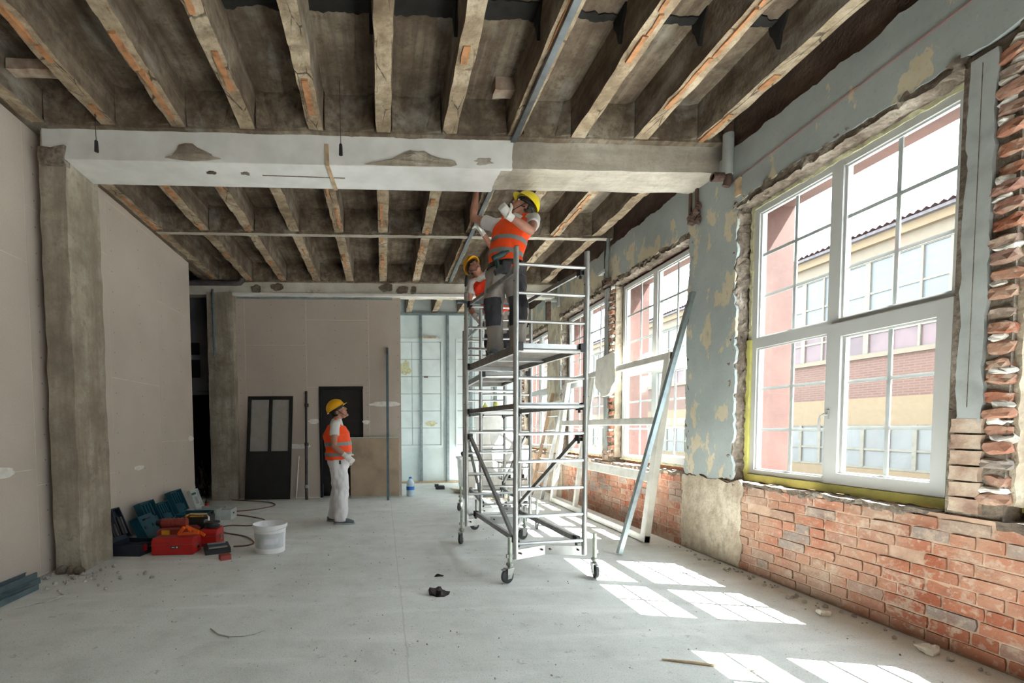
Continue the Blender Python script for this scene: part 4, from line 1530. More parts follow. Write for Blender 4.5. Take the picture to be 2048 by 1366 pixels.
# orange speed square on the toolbox
bm = bmesh.new()
pts = [(-2.27, .19), (-2.19, .30), (-2.02, .235), (-1.985, .215)]
for p, q in (((-2.27, .20), (-2.185, .285)), ((-2.185, .285), (-2.03, .235)), ((-2.27, .20), (-2.03, .225)), ((-2.14, .215), (-2.13, .262)), ((-2.05, .225), (-1.97, .195))):
    bar(bm, (p[0], 5.17, p[1]), (q[0], 5.12, q[1]), .03, .02, V((0, -1, .3)))
o = O('clamp', bm, 'orange_plastic')
tag(o, 'bright orange triangular clamp lying on the big red toolbox', 'clamp')
# flat grey drill-bit case
fc = E('bit_case', (-1.87, 5.22, 0))
tag(fc, 'flat dark open bit case lying in front of the red toolboxes', 'tool case')
M = Matrix.Translation((-1.87, 5.2, 0)) @ Matrix.Rotation(.42, 4, 'Z')
O('tray', xf(bev(B(-.13, .13, -.16, .16, 0, .055), .016, 2), M), 'black_plastic', fc)
for i, y in enumerate((-.1, -.04, .03, .1)):
    O('bit_row', xf(bev(B(-.09, .1, y - .018, y + .018, .055, .066), .004, 1), M), ('case_grey', 'drill_green', 'case_teal', 'case_grey')[i], fc)
# black tube on the second toolbox, small red box, dust mask, bottle, pale box
o = O('cable_reel', lathe(bmesh.new(), [(.05, .205), (.085, .21), (.085, .225), (.06, .23), (.06, .25), (.085, .255), (.085, .27), (.05, .275)], (-2.02, 5.5, 0), 18), 'black_plastic', smooth=True)
tag(o, 'black cable reel on the smaller red toolbox', 'cable reel')
sb = E('carton', (-1.66, 4.83, 0))
tag(sb, 'small red and white carton lying on the floor before the tools', 'carton')
M = Matrix.Translation((-1.655, 4.85, 0)) @ Matrix.Rotation(.55, 4, 'Z')
O('box', xf(B(-.06, .045, -.05, .05, 0, .05), M), 'red_tool', sb)
O('end_flap', xf(B(.045, .052, -.05, .05, 0, .05), M), 'case_pale', sb)
bm = bmesh.new()
ell(bm, (-2.43, 6.33, .055), (.11, .09, .06), u=16, v=10)
for v in bm.verts:
    v.co += noise.noise_vector(v.co * 11) * .03
    v.co.z = max(v.co.z, .001)
o = O('plastic_bag', bm, 'polythene', smooth=True)
tag(o, 'crumpled white plastic bag on the floor beside the tools', 'bag')
rbt = E('spray_bottle', (-3.0, 7.95, 0))
tag(rbt, 'small dark bottle with red label at the partition end', 'bottle')
O('body', lathe(bmesh.new(), [(.035, 0), (.038, .01), (.038, .12), (.015, .16), (.015, .18)], (-3.0, 7.95, 0), 14), 'black_plastic', rbt, smooth=True)
O('label', lathe(bmesh.new(), [(.0388, .03), (.0388, .1)], (-3.0, 7.95, 0), 14), 'red_paint', rbt, smooth=True)
pb = E('parts_box', (-2.43, 7.08, 0))
tag(pb, 'pale grey parts box with open top beyond the teal cases', 'box')
O('body', tray(-2.51, -2.28, 6.95, 7.22, 0, .15), 'case_pale', pb)
O('tray_insert', gridbox(-2.49, -2.3, 6.965, 7.205, .05, .12, (6, 6, 1), .015, 12), 'case_grey', pb)
O('catch', B(-2.28, -2.272, 7.05, 7.09, .08, .1), 'black_plastic', pb)

# ---- bucket
bk = E('bucket', (-1.262, 5.13, 0))
tag(bk, 'white plastic plaster bucket standing open on the floor', 'bucket')
C = (-1.262, 5.13, 0)
O('body', lathe(bmesh.new(), [(.15, 0), (.156, .006), (.166, .2), (.172, .275), (.186, .278), (.188, .31), (.182, .314), (.174, .31), (.168, .26), (.152, .02), (.02, .015)], C, 40), 'bucket_white', bk, smooth=True)
def arc(r0, r1, z0, z1, a0, a1, n=14):
    bm = bmesh.new()
    lo = [bm.verts.new((C[0] + r0 * math.cos(a0 + (a1 - a0) * i / n), C[1] + r0 * math.sin(a0 + (a1 - a0) * i / n), z0)) for i in range(n + 1)]
    hi = [bm.verts.new((C[0] + r1 * math.cos(a0 + (a1 - a0) * i / n), C[1] + r1 * math.sin(a0 + (a1 - a0) * i / n), z1)) for i in range(n + 1)]
    for i in range(n):
        bm.faces.new([lo[i], lo[i + 1], hi[i + 1], hi[i]])
    return bm
O('label', arc(.1605, .1695, .06, .225, -PI * .93, -PI * .1), 'bucket_label', bk, smooth=True)
O('label_print', arc(.1635, .168, .11, .17, -PI * .55, -PI * .26), 'bucket_print', bk, smooth=True)
O('handle', T([(C[0] + .19 * math.cos(a), C[1] - .19 * math.sin(a) * .99, .285 - .03 * math.sin(a)) for a in [PI * i / 14 for i in range(15)]], .004, 6), 'polythene', bk, smooth=True)

# ---- cord on the floor
pts = [(-3.27, 9.01), (-2.53, 8.72), (-2.09, 8.5), (-1.92, 8.14), (-2.15, 7.77), (-2.47, 7.58), (-2.46, 7.41), (-2.06, 7.15), (-1.75, 6.82), (-1.84, 6.48), (-2.15, 6.51), (-2.26, 6.3), (-2.11, 6.08), (-1.75, 5.83), (-1.55, 5.51), (-1.58, 5.37), (-1.73, 5.33)]
def spline(pts, n=6):
    out = []
    P = [V((p[0], p[1], 0)) for p in pts]
    for i in range(len(P) - 1):
        p0, p1, p2, p3 = P[max(i - 1, 0)], P[i], P[i + 1], P[min(i + 2, len(P) - 1)]
        for j in range(n):
            t = j / n
            out.append(.5 * ((2 * p1) + (p2 - p0) * t + (2 * p0 - 5 * p1 + 4 * p2 - p3) * t * t + (3 * p1 - p0 - 3 * p2 + p3) * t ** 3))
    out.append(P[-1])
    return out
o = O('cord', T([p + V((0, 0, .009)) for p in spline(pts)], .009, 6), 'cord', smooth=True)
tag(o, 'reddish brown power cord looping across the floor behind the bucket', 'cord')

# ---- steel tracks stacked by the left partition
for i, (x, z, w, h) in enumerate(((-3.115, .0, .1, .05), (-3.125, .052, .1, .05), (-2.995, .0, .075, .045))):
    o = O('steel_track', channel((x, 2.1, z + h / 2), (x + .0, (4.22, 4.20, 4.05)[i], z + h / 2), w, h, .003, V((0, 0, -1))), 'blue_steel')
    tag(o, ['lower steel track of the stacked pair against the partition foot', 'upper steel track of the stacked pair against the partition foot',
            'narrow steel track lying on the floor beside the stacked pair'][i], 'steel track', 'steel tracks on the floor')

# ---- lamps hanging on bare wires
for i, (x, y, zt, zb) in enumerate(((-2.49, 4.30, 4.12, 3.80), (-.355, 4.26, 4.44, 3.80))):
    l = E('lamp_holder', (x, y, zt))
    tag(l, ['black lamp holder hanging before the beam near the concrete column', 'black lamp holder hanging before the middle of the beam'][i], 'lamp holder', 'hanging lamp holders')
    O('wire', T([(x, y, zt), (x + .004, y, zb + .1)], .003, 5), 'black_plastic', l)
    O('socket', lathe(bmesh.new(), [(.006, .1), (.014, .09), (.016, .05), (.018, .0)], (x + .004, y, zb), 12), 'black_plastic', l, smooth=True)

# ---- steel channel rails under the rib above the towers
o = O('ceiling_rail', channel((1.265, 1.2, 4.085), (1.272, 4.46, 4.085), .05, .03, .003, V((0, 0, -1))), 'rail_steel')
tag(o, 'steel channel rail fixed under the ceiling rib, in front of the beam', 'rail', 'ceiling channel rails')
o = O('ceiling_rail', channel((1.27, 4.98, 4.085), (1.28, 8.8, 4.085), .05, .03, .003, V((0, 0, -1))), 'rail_steel')
tag(o, 'steel channel rail fixed under the ceiling rib, beyond the beam', 'rail', 'ceiling channel rails')

# ---- pipes and brackets on the window wall
pp = E('drain_pipe', (3.3, 4.32, 3.7))
tag(pp, 'grey painted drain pipe stub with rusty elbow at the beam end', 'pipe')
O('pipe', T([(3.31, 4.33, 4.44), (3.31, 4.33, 4.12)], .042, 14), 'rust', pp, smooth=True)
O('sleeve', T([(3.31, 4.33, 4.12), (3.31, 4.33, 3.74)], .047, 14), 'grey_paint', pp, smooth=True)
O('elbow', T([(3.31, 4.33, 3.74), (3.31, 4.33, 3.67), (3.30, 4.34, 3.64)], .036, 12), 'rust', pp, smooth=True)
O('open_end', lathe(bmesh.new(), [(.028, 0), (.04, 0), (.04, .1), (.028, .1), (.028, .02)], (0, 0, 0), 14, Matrix.Translation((3.26, 4.33, 3.72)) @ Matrix.Rotation(-PI / 2, 4, 'Y')), 'rust', pp)
ww = O('wood_plug', bev(B(3.33, 3.36, 4.2, 4.26, 3.5, 3.66), .008, 1), 'wood')
tag(ww, 'splintered wood plug in the wall below the drain pipe', 'wood plug')
rk = E('cable_bracket', (3.3, 4.84, 3.6))
tag(rk, 'rusty cable bracket hanging behind the beam on the window wall', 'bracket')
for y in (4.8, 4.9):
    O('strap', B(3.325, 3.345, y - .015, y + .015, 3.56, 3.86), 'rust', rk)
bm = bmesh.new()
for i in range(9):
    ell(bm, (3.32 + random.uniform(-.02, .02), 4.84 + random.uniform(-.08, .05), 3.6 + random.uniform(-.13, .08)), (.035, .04, .045), u=7, v=6)
for v in bm.verts:
    v.co += noise.noise_vector(v.co * 30) * .02
O('clinker', bm, 'rust', rk)
cp = E('conduit_pipe', (3.3, 6.68, 3.6))
tag(cp, 'bent grey conduit pipe above the narrow pier behind the leaning frame', 'pipe')
O('pipe', T([(3.31, 6.67, 4.08), (3.31, 6.67, 3.9), (3.31, 6.71, 3.8), (3.31, 6.72, 3.48)], .026, 10), 'galvanised', cp, smooth=True)
O('thin_pipe', T([(3.325, 6.8, 4.05), (3.325, 6.8, 3.5)], .012, 8), 'pipe_dark', cp, smooth=True)
O('clip', bev(B(3.28, 3.34, 6.72, 6.92, 3.63, 3.67), .006, 1), 'case_pale', cp)
O('junction', gridbox(3.28, 3.35, 6.64, 6.8, 3.42, 3.52, (3, 4, 3), .02, 20), 'rust', cp)
fb = E('floodlight_bracket', (3.2, 8.7, 3.4))
tag(fb, 'small wall bracket with white cap beneath the far beam', 'bracket')
O('arm', B(3.1, 3.35, 8.68, 8.72, 3.72, 3.76), 'case_pale', fb)
O('drop', B(3.12, 3.2, 8.66, 8.74, 3.36, 3.72), 'rust', fb)
O('pipe', T([(3.3, 8.55, 4.05), (3.3, 8.55, 3.6)], .028, 9), 'grey_paint', fb, smooth=True)
fp = E('soil_pipe', (-3.0, 8.78, 4.03))
tag(fp, 'dark soil pipe running under the ceiling in front of the far beam', 'pipe')
O('pipe', T([(-4.8, 8.76, 4.03), (-2.66, 8.76, 4.04)], .05, 14), 'pipe_dark', fp, smooth=True)
O('elbow', T([(-2.7, 8.76, 4.04), (-2.6, 8.76, 4.05), (-2.57, 8.76, 4.08), (-2.57, 8.76, 4.115)], .054, 14), 'pipe_dark', fp, smooth=True)
hb = O('loose_block', gridbox(1.02, 1.22, 4.15, 4.26, 4.33, 4.44, (4, 2, 2), .012, 12), 'dusty_brick')
tag(hb, 'loose clay block wedged in the ceiling coffer above the beam', 'block')
hb = O('loose_block', gridbox(-2.98, -2.6, 3.98, 4.08, 4.25, 4.33, (4, 2, 2), .012, 12), 'dusty_brick')
tag(hb, 'broken clay block stuck in the corner coffer above the column', 'block')

# ---- scraps on the floor
def scrap(name, c, r, mt, label, cat, seed):
    bm = bmesh.new()
    ell(bm, c, r, u=12, v=8)
    for v in bm.verts:
        v.co += noise.noise_vector(v.co * 22 + V((seed, 0, 0))) * r[0] * .5
        v.co.z = max(v.co.z, .001)
    tag(O(name, bm, mt), label, cat)
scrap('cloth_scrap', (.44, 3.66, .016), (.075, .04, .04), 'dark_scrap', 'dark crumpled scrap lying mid-floor, nearest the viewpoint', 'scrap', 1)
scrap('bark_chip', (.5, 4.12, .006), (.045, .02, .012), 'dark_scrap', 'small dark chip lying behind the crumpled scrap', 'scrap', 2)
scrap('mortar_chunk', (3.22, 2.5, .02), (.06, .05, .03), 'foam_board', 'pale mortar chunk at the foot of the brick wall, nearer one', 'chunk', 3)
scrap('mortar_chunk', (3.12, 3.05, .014), (.045, .03, .02), 'foam_board', 'pale mortar chunk at the foot of the brick wall, farther one', 'chunk', 4)
o = O('stick', T([(1.6, 2.52, .006), (1.75, 2.47, .008), (2.05, 2.36, .006)], [.005, .008, .003], 6), 'wood')
tag(o, 'thin brown stick lying in the sun patch', 'stick')
o = O('wire_offcut', T([(-1.18, 3.13, .005), (-1.1, 3.04, .006), (-1.02, 3.0, .006), (-.93, 2.99, .01), (-.86, 3.02, .008), (-.81, 3.08, .005)], [.006, .006, .004, .003, .003, .002], 5), 'rubble')
tag(o, 'bent pale twig-like offcut lying on the near floor', 'wire')
o = O('wire_offcut', T([(-2.82, 3.6, .004), (-2.66, 3.72, .012), (-2.62, 3.86, .008), (-2.7, 3.93, .004)], .004, 5), 'rubble')
tag(o, 'pale curled strip on the floor near the steel tracks', 'strip')
bm = bmesh.new()
rr = random.Random(11)
spots = []
for i in range(70):
    spots.append((rr.gauss(-2.85, .22), rr.gauss(4.28, .16), rr.uniform(.006, .024)))
for i in range(150):
    y = rr.uniform(2.0, 8.4)
    spots.append((3.30 - abs(rr.gauss(0, .07)), y, rr.uniform(.005, .02)))
for i in range(330):
    spots.append((rr.uniform(-3, 3.1), rr.uniform(1.8, 8.5), rr.uniform(.002, .007)))
for i in range(40):
    spots.append((rr.gauss(-3.05, .1), rr.uniform(2.2, 4.4), rr.uniform(.004, .012)))
for x, y, r in spots:
    if x < -3.15 or (x < -2.9 and y < 4.3) or (x < -2.5 and y > 5) or (x > 2.98 and y > 5.0):
        continue
    vs = bmesh.ops.create_icosphere(bm, subdivisions=1, radius=r, matrix=Matrix.Translation((x, y, r * .5)))['verts']
    for v in vs:
        v.co += noise.noise_vector(v.co * 60) * r * .6
        v.co.z = max(v.co.z, .0005)
o = O('rubble', bm, 'rubble')
tag(o, 'crumbs of mortar and grit scattered over the concrete floor', 'rubble', kind='stuff')
dr = E('corridor_rubbish', (-3.6, 9.3, 0))
tag(dr, 'dark pile of splintered rubbish in the corridor doorway', 'rubbish')
for i in range(9):
    a = rr.uniform(0, 6)
    bm = bmesh.new()
    bar(bm, (-3.6 + rr.uniform(-.2, .2), 9.35 + rr.uniform(-.1, .15), .02), (-3.55 + rr.uniform(-.3, .25), 9.3 + rr.uniform(-.1, .2), rr.uniform(.2, .75)), rr.uniform(.02, .06), .02)
    O('splinter', bm, 'rust' if i % 2 else 'dark_scrap', dr)

# ================================================================== PEOPLE
TS = bpy.data.scenes.new('workshop')      # scratch scene, removed below


def remesh(bm, voxel, smooth=4, wrinkle=0.0, seed=0):
    """fuse overlapping volumes into one continuous skin"""
    me = bpy.data.meshes.new('tmp')
    bmesh.ops.recalc_face_normals(bm, faces=bm.faces)
    bm.to_mesh(me)
    bm.free()
    ob = bpy.data.objects.new('tmp', me)
    TS.collection.objects.link(ob)
    md = ob.modifiers.new('r', 'REMESH')
    md.mode = 'VOXEL'
    md.voxel_size = voxel
    if smooth:
        sm = ob.modifiers.new('s', 'SMOOTH')
        sm.factor = .5
        sm.iterations = smooth
    with bpy.context.temp_override(scene=TS, view_layer=TS.view_layers[0]):
        dg = bpy.context.evaluated_depsgraph_get()
        dg.update()
        out = bpy.data.meshes.new_from_object(ob.evaluated_get(dg))
    bpy.data.objects.remove(ob)
    if wrinkle:
        nrm = [v.normal.copy() for v in out.vertices]
        for v, nn in zip(out.vertices, nrm):
            p = v.co.copy()
            n_ = noise.noise(V((p.x * 13, p.y * 13, p.z * 7)) + V((seed, 0, 0))) + .5 * noise.noise(V((p.x * 26, p.y * 26, p.z * 15)))
            v.co = p + nn * wrinkle * n_
    for p in out.polygons:
        p.use_smooth = True
    return out


def setmat(me, *mats):
    me.materials.clear()
    for m_ in mats:
        me.materials.append(MATS[m_])
    return me


def sub_mesh(me, pred, push, name):
    """faces of a garment picked out as a patch sewn on top"""
    bm = bmesh.new()
    bm.from_mesh(me)
    bm.normal_update()
    bmesh.ops.delete(bm, geom=[f for f in bm.faces if not pred(f.calc_center_median())], context='FACES')
    for v in bm.verts:
        v.co += v.normal * push
    out = bpy.data.meshes.new(name)
    bm.to_mesh(out)
    bm.free()
    for p in out.polygons:
        p.use_smooth = True
    return out


def band(me, cuts, push, name, pred=None):
    """strip of a garment between cutting planes (point, normal): keeps the side the normal points to"""
    bm = bmesh.new()
    bm.from_mesh(me)
    for co, no in cuts:
        bmesh.ops.bisect_plane(bm, geom=bm.verts[:] + bm.edges[:] + bm.faces[:], plane_co=co, plane_no=no, clear_inner=True)
    bm.normal_update()
    if pred:
        bmesh.ops.delete(bm, geom=[f for f in bm.faces if not pred(f.calc_center_median())], context='FACES')
    for v in bm.verts:
        v.co += v.normal * push
    out = bpy.data.meshes.new(name)
    bm.to_mesh(out)
    bm.free()
    for p in out.polygons:
        p.use_smooth = True
    return out


def hand(bm, wrist, d, n, thumb, curl=.5, infl=0.0):
    """palm and five fingers: d towards the fingertips, n out of the palm, thumb towards the thumb side"""
    d, n = V(d).normalized(), V(n).normalized()
    n = (n - d * n.dot(d)).normalized()
    t = V(thumb)
    t = (t - d * t.dot(d) - n * t.dot(n)).normalized()
    w = V(wrist)
    tube(bm, [w - d * .02, w + d * .03, w + d * .085], [(.027 + infl, .019 + infl), (.038 + infl, .017 + infl), (.041 + infl, .014 + infl)], 10, ref=t, rnd=True)
    for i, (off, L) in enumerate(((.03, .072), (.010, .082), (-.011, .076), (-.031, .058))):
        p = w + d * .088 + t * off
        dd = d.copy()
        pts = [p - d * .02, p]
        for s, f in enumerate((.45, .32, .23)):
            a = curl * (.55, .9, .7)[s]
            dd = (Matrix.Rotation(a, 3, d.cross(n)) @ dd).normalized()
            p = p + dd * L * f
            pts.append(p)
        r = (.0088, .0085, .0082)[min(i, 2)] + infl * .8
        tube(bm, pts, [r * 1.05, r, r * .97, r * .9, r * .78], 8, rnd=True)
    p = w + d * .025 + t * .032
    td = (d * .55 + t * .8 + n * .25).normalized()
    q = p + td * .04
    td2 = (d * .85 + t * .35 + n * .35).normalized()
    tube(bm, [p - td * .02, p, q, q + td2 * .028], [.013 + infl, .0125 + infl, .0105 + infl, .0085 + infl], 8, rnd=True)


def head(bm, c, hf, hu):
    hl = hu.cross(hf)
    M = Matrix((hf, hl, hu)).transposed()
    ell(bm, c + hu * .022, (.098, .077, .103), M)
    ell(bm, c + hf * .04 - hu * .05, (.062, .06, .078), M)
    ell(bm, c + hf * .082 - hu * .108, (.024, .03, .02), M)
    tube(bm, [c + hf * .09 + hu * .018, c + hf * .112 - hu * .012, c + hf * .116 - hu * .03], [.010, .014, .016], 8, rnd=True)
    ell(bm, c + hf * .09 + hu * .034, (.017, .05, .011), M)
    ell(bm, c + hf * .096 - hu * .066, (.013, .024, .012), M)
    for s in (-1, 1):
        ell(bm, c + hl * s * .079 - hf * .012 - hu * .012, (.02, .011, .032), M)
        ell(bm, c + hl * s * .04 + hf * .066 - hu * .028, (.03, .026, .028), M)


def helmet(par, c, hf, hu, mt):
    hl = hu.cross(hf)
    M4 = Matrix((hf, hl, hu)).transposed().to_4x4()
    M4.translation = c + hu * .055 - hf * .008
    bm = bmesh.new()
    bmesh.ops.create_uvsphere(bm, u_segments=28, v_segments=18, radius=1, matrix=Matrix.Diagonal((.138, .117, .122, 1)))
    bmesh.ops.delete(bm, geom=[v for v in bm.verts if v.co.z < -.012], context='VERTS')
    rim = [e for e in bm.edges if e.is_boundary]
    r_ = bmesh.ops.extrude_edge_only(bm, edges=rim)
    for v in [g for g in r_['geom'] if isinstance(g, bmesh.types.BMVert)]:
        a = math.atan2(v.co.y / .117, v.co.x / .138)
        k_ = 1.07 + .27 * max(0, math.cos(a)) ** 3
        v.co.x *= k_
        v.co.y *= 1.07
        v.co.z -= .012
    bmesh.ops.solidify(bm, geom=bm.faces, thickness=.004)
    sh_ = O('helmet', xf(bm, M4), mt, par, smooth=True)
    bm = bmesh.new()
    pts = [(.135 * math.cos(a), 0, .122 * math.sin(a) + .002) for a in [.35 + i * (PI - .7) / 12 for i in range(13)]]
    tube(bm, pts, [(.014, .006)] * 13, 8, ref=(0, 1, 0))
    O('helmet_ridge', xf(bm, M4), mt, sh_, smooth=True)
    bm = T([(.135 * 0.93 * math.cos(a), .117 * .93 * math.sin(a), -.022) for a in [2 * PI * i / 20 for i in range(21)]], [(.004, .016)] * 21, 6, ref=(0, 0, 1), caps=False)
    bm = bmesh.new()
    lathe(bm, [(.93, -.045), (.95, -.04), (.95, -.008), (.93, -.004)], (0, 0, 0), 24, Matrix.Diagonal((.122, .098, 1, 1)))
    O('sweatband', xf(bm, M4), 'black_plastic', sh_)
    bm = bmesh.new()
    for s in (-1, 1):
        tube(bm, [(.02, s * .085, -.03), (.045, s * .075, -.1), (.075, s * .03, -.165), (.078, 0, -.175)], .0045, 5)
        tube(bm, [(-.06, s * .088, -.03), (-.02, s * .082, -.075), (.045, s * .075, -.1)], .0045, 5)
        ell(bm, (-.03, s * .092, -.055), (.022, .012, .026), u=10, v=8)
    O('chin_strap', xf(bm, M4), 'black_plastic', sh_)


def person(label, base, F, J, look, headup, cols, glove=(True, True), torso=1.0, patches=False, handspec=None, stripes=((.03, .08), (.17, .22)), logo=False, belt=False):
    F = V(F).normalized()
    U = V((0, 0, 1))
    L = U.cross(F)
    pr = E('person', base)
    tag(pr, label, 'person')
    J = {k_: V(v) for k_, v in J.items()}
    ax = (J['neck'] - J['pelvis']).normalized()
    k_ = torso
    tp = [J['pelvis'] - ax * .06, J['pelvis'], J['waist'], J['chest'], J['neck'] - ax * .06]
    tr = [(.145 * k_, .12 * k_), (.16 * k_, .13 * k_), (.15 * k_, .128 * k_), (.175 * k_, .135 * k_), (.15, .085)]
    hf = V(look).normalized()
    hu = V(headup)
    hu = (hu - hf * hu.dot(hf)).normalized()
    hc = J['head']
    bm = bmesh.new()
    tube(bm, tp, [(a * .93, b * .93) for a, b in tr], 16, ref=L, rnd=True)
    tube(bm, [J['neck'] - ax * .05, hc - hu * .04 - hf * .015], [.062, .056], 12, rnd=True)
    head(bm, hc, hf, hu)
    for s, q in (('l', 1), ('r', -1)):
        sh, el, wr = J[s + 'sh'], J[s + 'el'], J[s + 'wr']
        tube(bm, [sh, sh.lerp(el, .5), el, el.lerp(wr, .35), wr], [.055, .05, .042, .043, .029], 12, rnd=True)
        ell(bm, sh, (.058, .058, .058))
        hs = (handspec or {}).get(s, {})
        d_ = V(hs.get('d', (wr - el)))
        hand(bm, wr, d_, hs.get('n', L * -q), hs.get('t', F), hs.get('c', .45))
        hp, kn, an = J[s + 'hip'], J[s + 'kn'], J[s + 'an']
        tube(bm, [hp, hp.lerp(kn, .5), kn, kn.lerp(an, .35), an, an - V((0, 0, .05))], [.085, .075, .055, .052, .036, .036], 12, rnd=True)
        tube(bm, [an - V((0, 0, .035)) - F * .03, an + F * .13 - V((0, 0, .045))], [.035, .025], 10, rnd=True)
    O('body', setmat(remesh(bm, .0085, 2), 'skin'), None, pr)
    # eyes
    hl = hu.cross(hf)
    for s in (-1, 1):
        bm = bmesh.new()
        ell(bm, hc + hf * .092 + hl * s * .031 + hu * .012, (.009, .012, .009), Matrix((hf, hl, hu)).transposed(), 10, 8)
        ey = O('eye', bm, 'eye_white', pr, smooth=True)
        bm = bmesh.new()
        ell(bm, hc + hf * .0985 + hl * s * .031 + hu * .012, (.004, .006, .006), Matrix((hf, hl, hu)).transposed(), 8, 6)
        O('iris', bm, 'hair', ey)
    bm = bmesh.new()
    ell(bm, hc + hu * .012 - hf * .01, (.101, .0815, .104), Matrix((hf, hl, hu)).transposed(), 20, 14)
    bmesh.ops.delete(bm, geom=[v for v in bm.verts if (v.co - hc).dot(hf) > .02 + .5 * (v.co - hc).dot(hu) or (v.co - hc).dot(hu) < -.065], context='VERTS')
    bmesh.ops.solidify(bm, geom=bm.faces, thickness=.004)
    O('hair', bm, 'hair', pr, smooth=True)
    # trousers
    bm = bmesh.new()
    tube(bm, [J['pelvis'] - ax * .05, J['pelvis'] + ax * .03, J['pelvis'] + ax * .13], [(.165 * k_, .14 * k_), (.172 * k_, .145 * k_), (.165 * k_, .14 * k_)], 18, ref=L, rnd=True)
    for s in 'lr':
        hp, kn, an = J[s + 'hip'], J[s + 'kn'], J[s + 'an']
        tube(bm, [hp + V((0, 0, .04)), hp.lerp(kn, .35), kn, kn.lerp(an, .5), an - V((0, 0, .035))], [.112 * k_, .108 * k_, .095 * k_, .09 * k_, .085], 16, rnd=False)
    tm = remesh(bm, .0115, 3, .019, J['pelvis'].x)
    trz = O('trousers', setmat(tm, cols['trousers']), None, pr)
    if patches:
        for s in 'lr':
            kn = J[s + 'kn']
            hp = J[s + 'hip']
            ld = (J[s + 'an'] - hp).normalized()
            pm_ = band(tm, [(kn - ld * .13, ld), (kn + ld * .15, -ld), (kn + F * .0, F), (kn - L * .088, L), (kn + L * .088, -L)], .004, 'knee_patch', lambda p, kn=kn: (p - kn).length < .24)
            O('knee_patch', setmat(pm_, 'knee_patch'), None, trz)
        pk = band(tm, [(J['lhip'] + L * .062, L), (J['lhip'], -U), (J['lhip'] - U * .4, U)], .004, 'pocket')
        if len(pk.polygons):
            O('side_panel', setmat(pk, 'knee_patch'), None, trz)
    if logo:
        pk = sub_mesh(tm, lambda p: (p - J['rhip']).dot(L) < -.05 and abs((p - J['rhip']).dot(F) - .03) < .02 and abs(p.z - J['rhip'].z - .0) < .028, .003, 'stain')
        if len(pk.polygons):
            O('trouser_print', setmat(pk, 'drill_green'), None, trz)
    # t-shirt
    bm = bmesh.new()
    tube(bm, [J['waist'] - ax * .05, J['waist'], J['chest'], J['neck'] - ax * .055], [(.158 * k_, .136 * k_), (.158 * k_, .136 * k_), (.185 * k_, .145 * k_), (.155, .092)], 18, ref=L, rnd=True)
    tube(bm, [J['neck'] - ax * .07, J['neck'] + (hc - J['neck']) * .18], [.085, .072], 14)
    for s in 'lr':
        sh, el = J[s + 'sh'], J[s + 'el']
        tube(bm, [sh.lerp(J['neck'] - ax * .06, .35), sh, sh.lerp(el, .3), sh.lerp(el, .5)], [.068, .07, .068, .069], 14, rnd=False)
        ell(bm, sh, (.07, .07, .07))
    O('tshirt', setmat(remesh(bm, .011, 3, .006, 3), 'tshirt'), None, pr)
    # hi-vis vest
    bm = bmesh.new()
    tube(bm, [J['pelvis'] - ax * .02, J['pelvis'] + ax * .06, J['waist'], J['chest'], J['neck'] - ax * .075], [(.187 * k_, .166 * k_), (.187 * k_, .164 * k_), (.183 * k_, .162 * k_), (.203 * k_, .168 * k_), (.18, .125)], 20, ref=L)
    for s in 'lr':
        q_ = J[s + 'sh'].lerp(J['neck'] - ax * .06, .45)
        tube(bm, [q_ - ax * .1 + F * .05, q_ + ax * .022, q_ - ax * .1 - F * .055], [.082, .078, .082], 12, rnd=True)
    for s in (-1, 1):
        tube(bm, [J['neck'] - ax * .1 + L * s * .12 + F * .02, J['neck'] - ax * .035 + L * s * .095, J['neck'] - ax * .1 + L * s * .12 - F * .04], [.05, .04, .05], 10, rnd=True)
    vm = remesh(bm, .011, 3, .007, 5)
    vest = O('safety_vest', setmat(vm, cols['vest']), None, pr)
    for a, b in stripes:
        st_ = band(vm, [(J['pelvis'] + ax * a, ax), (J['pelvis'] + ax * b, -ax)], .004, 'stripe')
        if len(st_.polygons):
            O('reflective_stripe', setmat(st_, 'reflective'), None, vest)
    # gloves, shoes
    for s, q in (('l', 1), ('r', -1)):
        el, wr = J[s + 'el'], J[s + 'wr']
        hs = (handspec or {}).get(s, {})
        if hs.get('glove', True):
            bm = bmesh.new()
            d_ = V(hs.get('d', (wr - el)))
            hand(bm, wr, d_, hs.get('n', L * -q), hs.get('t', F), hs.get('c', .45), .004)
            ar = (el - wr).normalized()
            tube(bm, [wr + ar * .05, wr + ar * .02, wr - ar * .02], [.037, .034, .036], 12)
            O('glove', setmat(remesh(bm, .0065, 2), 'glove_white'), None, pr)
        an = J[s + 'an']
        g_ = an.z - .085
        bm = bmesh.new()
        tube(bm, [V((an.x, an.y, g_ + .045)) - F * .065, V((an.x, an.y, g_ + .05)) + F * .02, V((an.x, an.y, g_ + .042)) + F * .1, V((an.x, an.y, g_ + .032)) + F * .165],
             [(.04, .042), (.043, .048), (.045, .04), (.038, .028)], 14, ref=L, rnd=True)
        tube(bm, [an - V((0, 0, .06)), an + V((0, 0, .02))], [.05, .046], 12)
        for v in bm.verts:
            v.co.z = max(v.co.z, g_ + .012)
        so = O('shoe', setmat(remesh(bm, .0085, 2), 'shoe'), None, pr)
        bm = bmesh.new()
        cx_, cy_ = an.x, an.y
        pts = []
        for i in range(22):
            a = 2 * PI * i / 22
            f_ = .05 + .155 * math.cos(a)
            l_ = .047 * math.sin(a) * (1.05 if math.cos(a) > 0 else .9)
            p = F * f_ + L * l_
            pts.append((cx_ + p.x, cy_ + p.y))
        prism(bm, pts, 'z', g_, g_ + .022)
        O('sole', bm, 'shoe_sole', so)
    helmet(pr, hc, hf, hu, cols['helmet'])
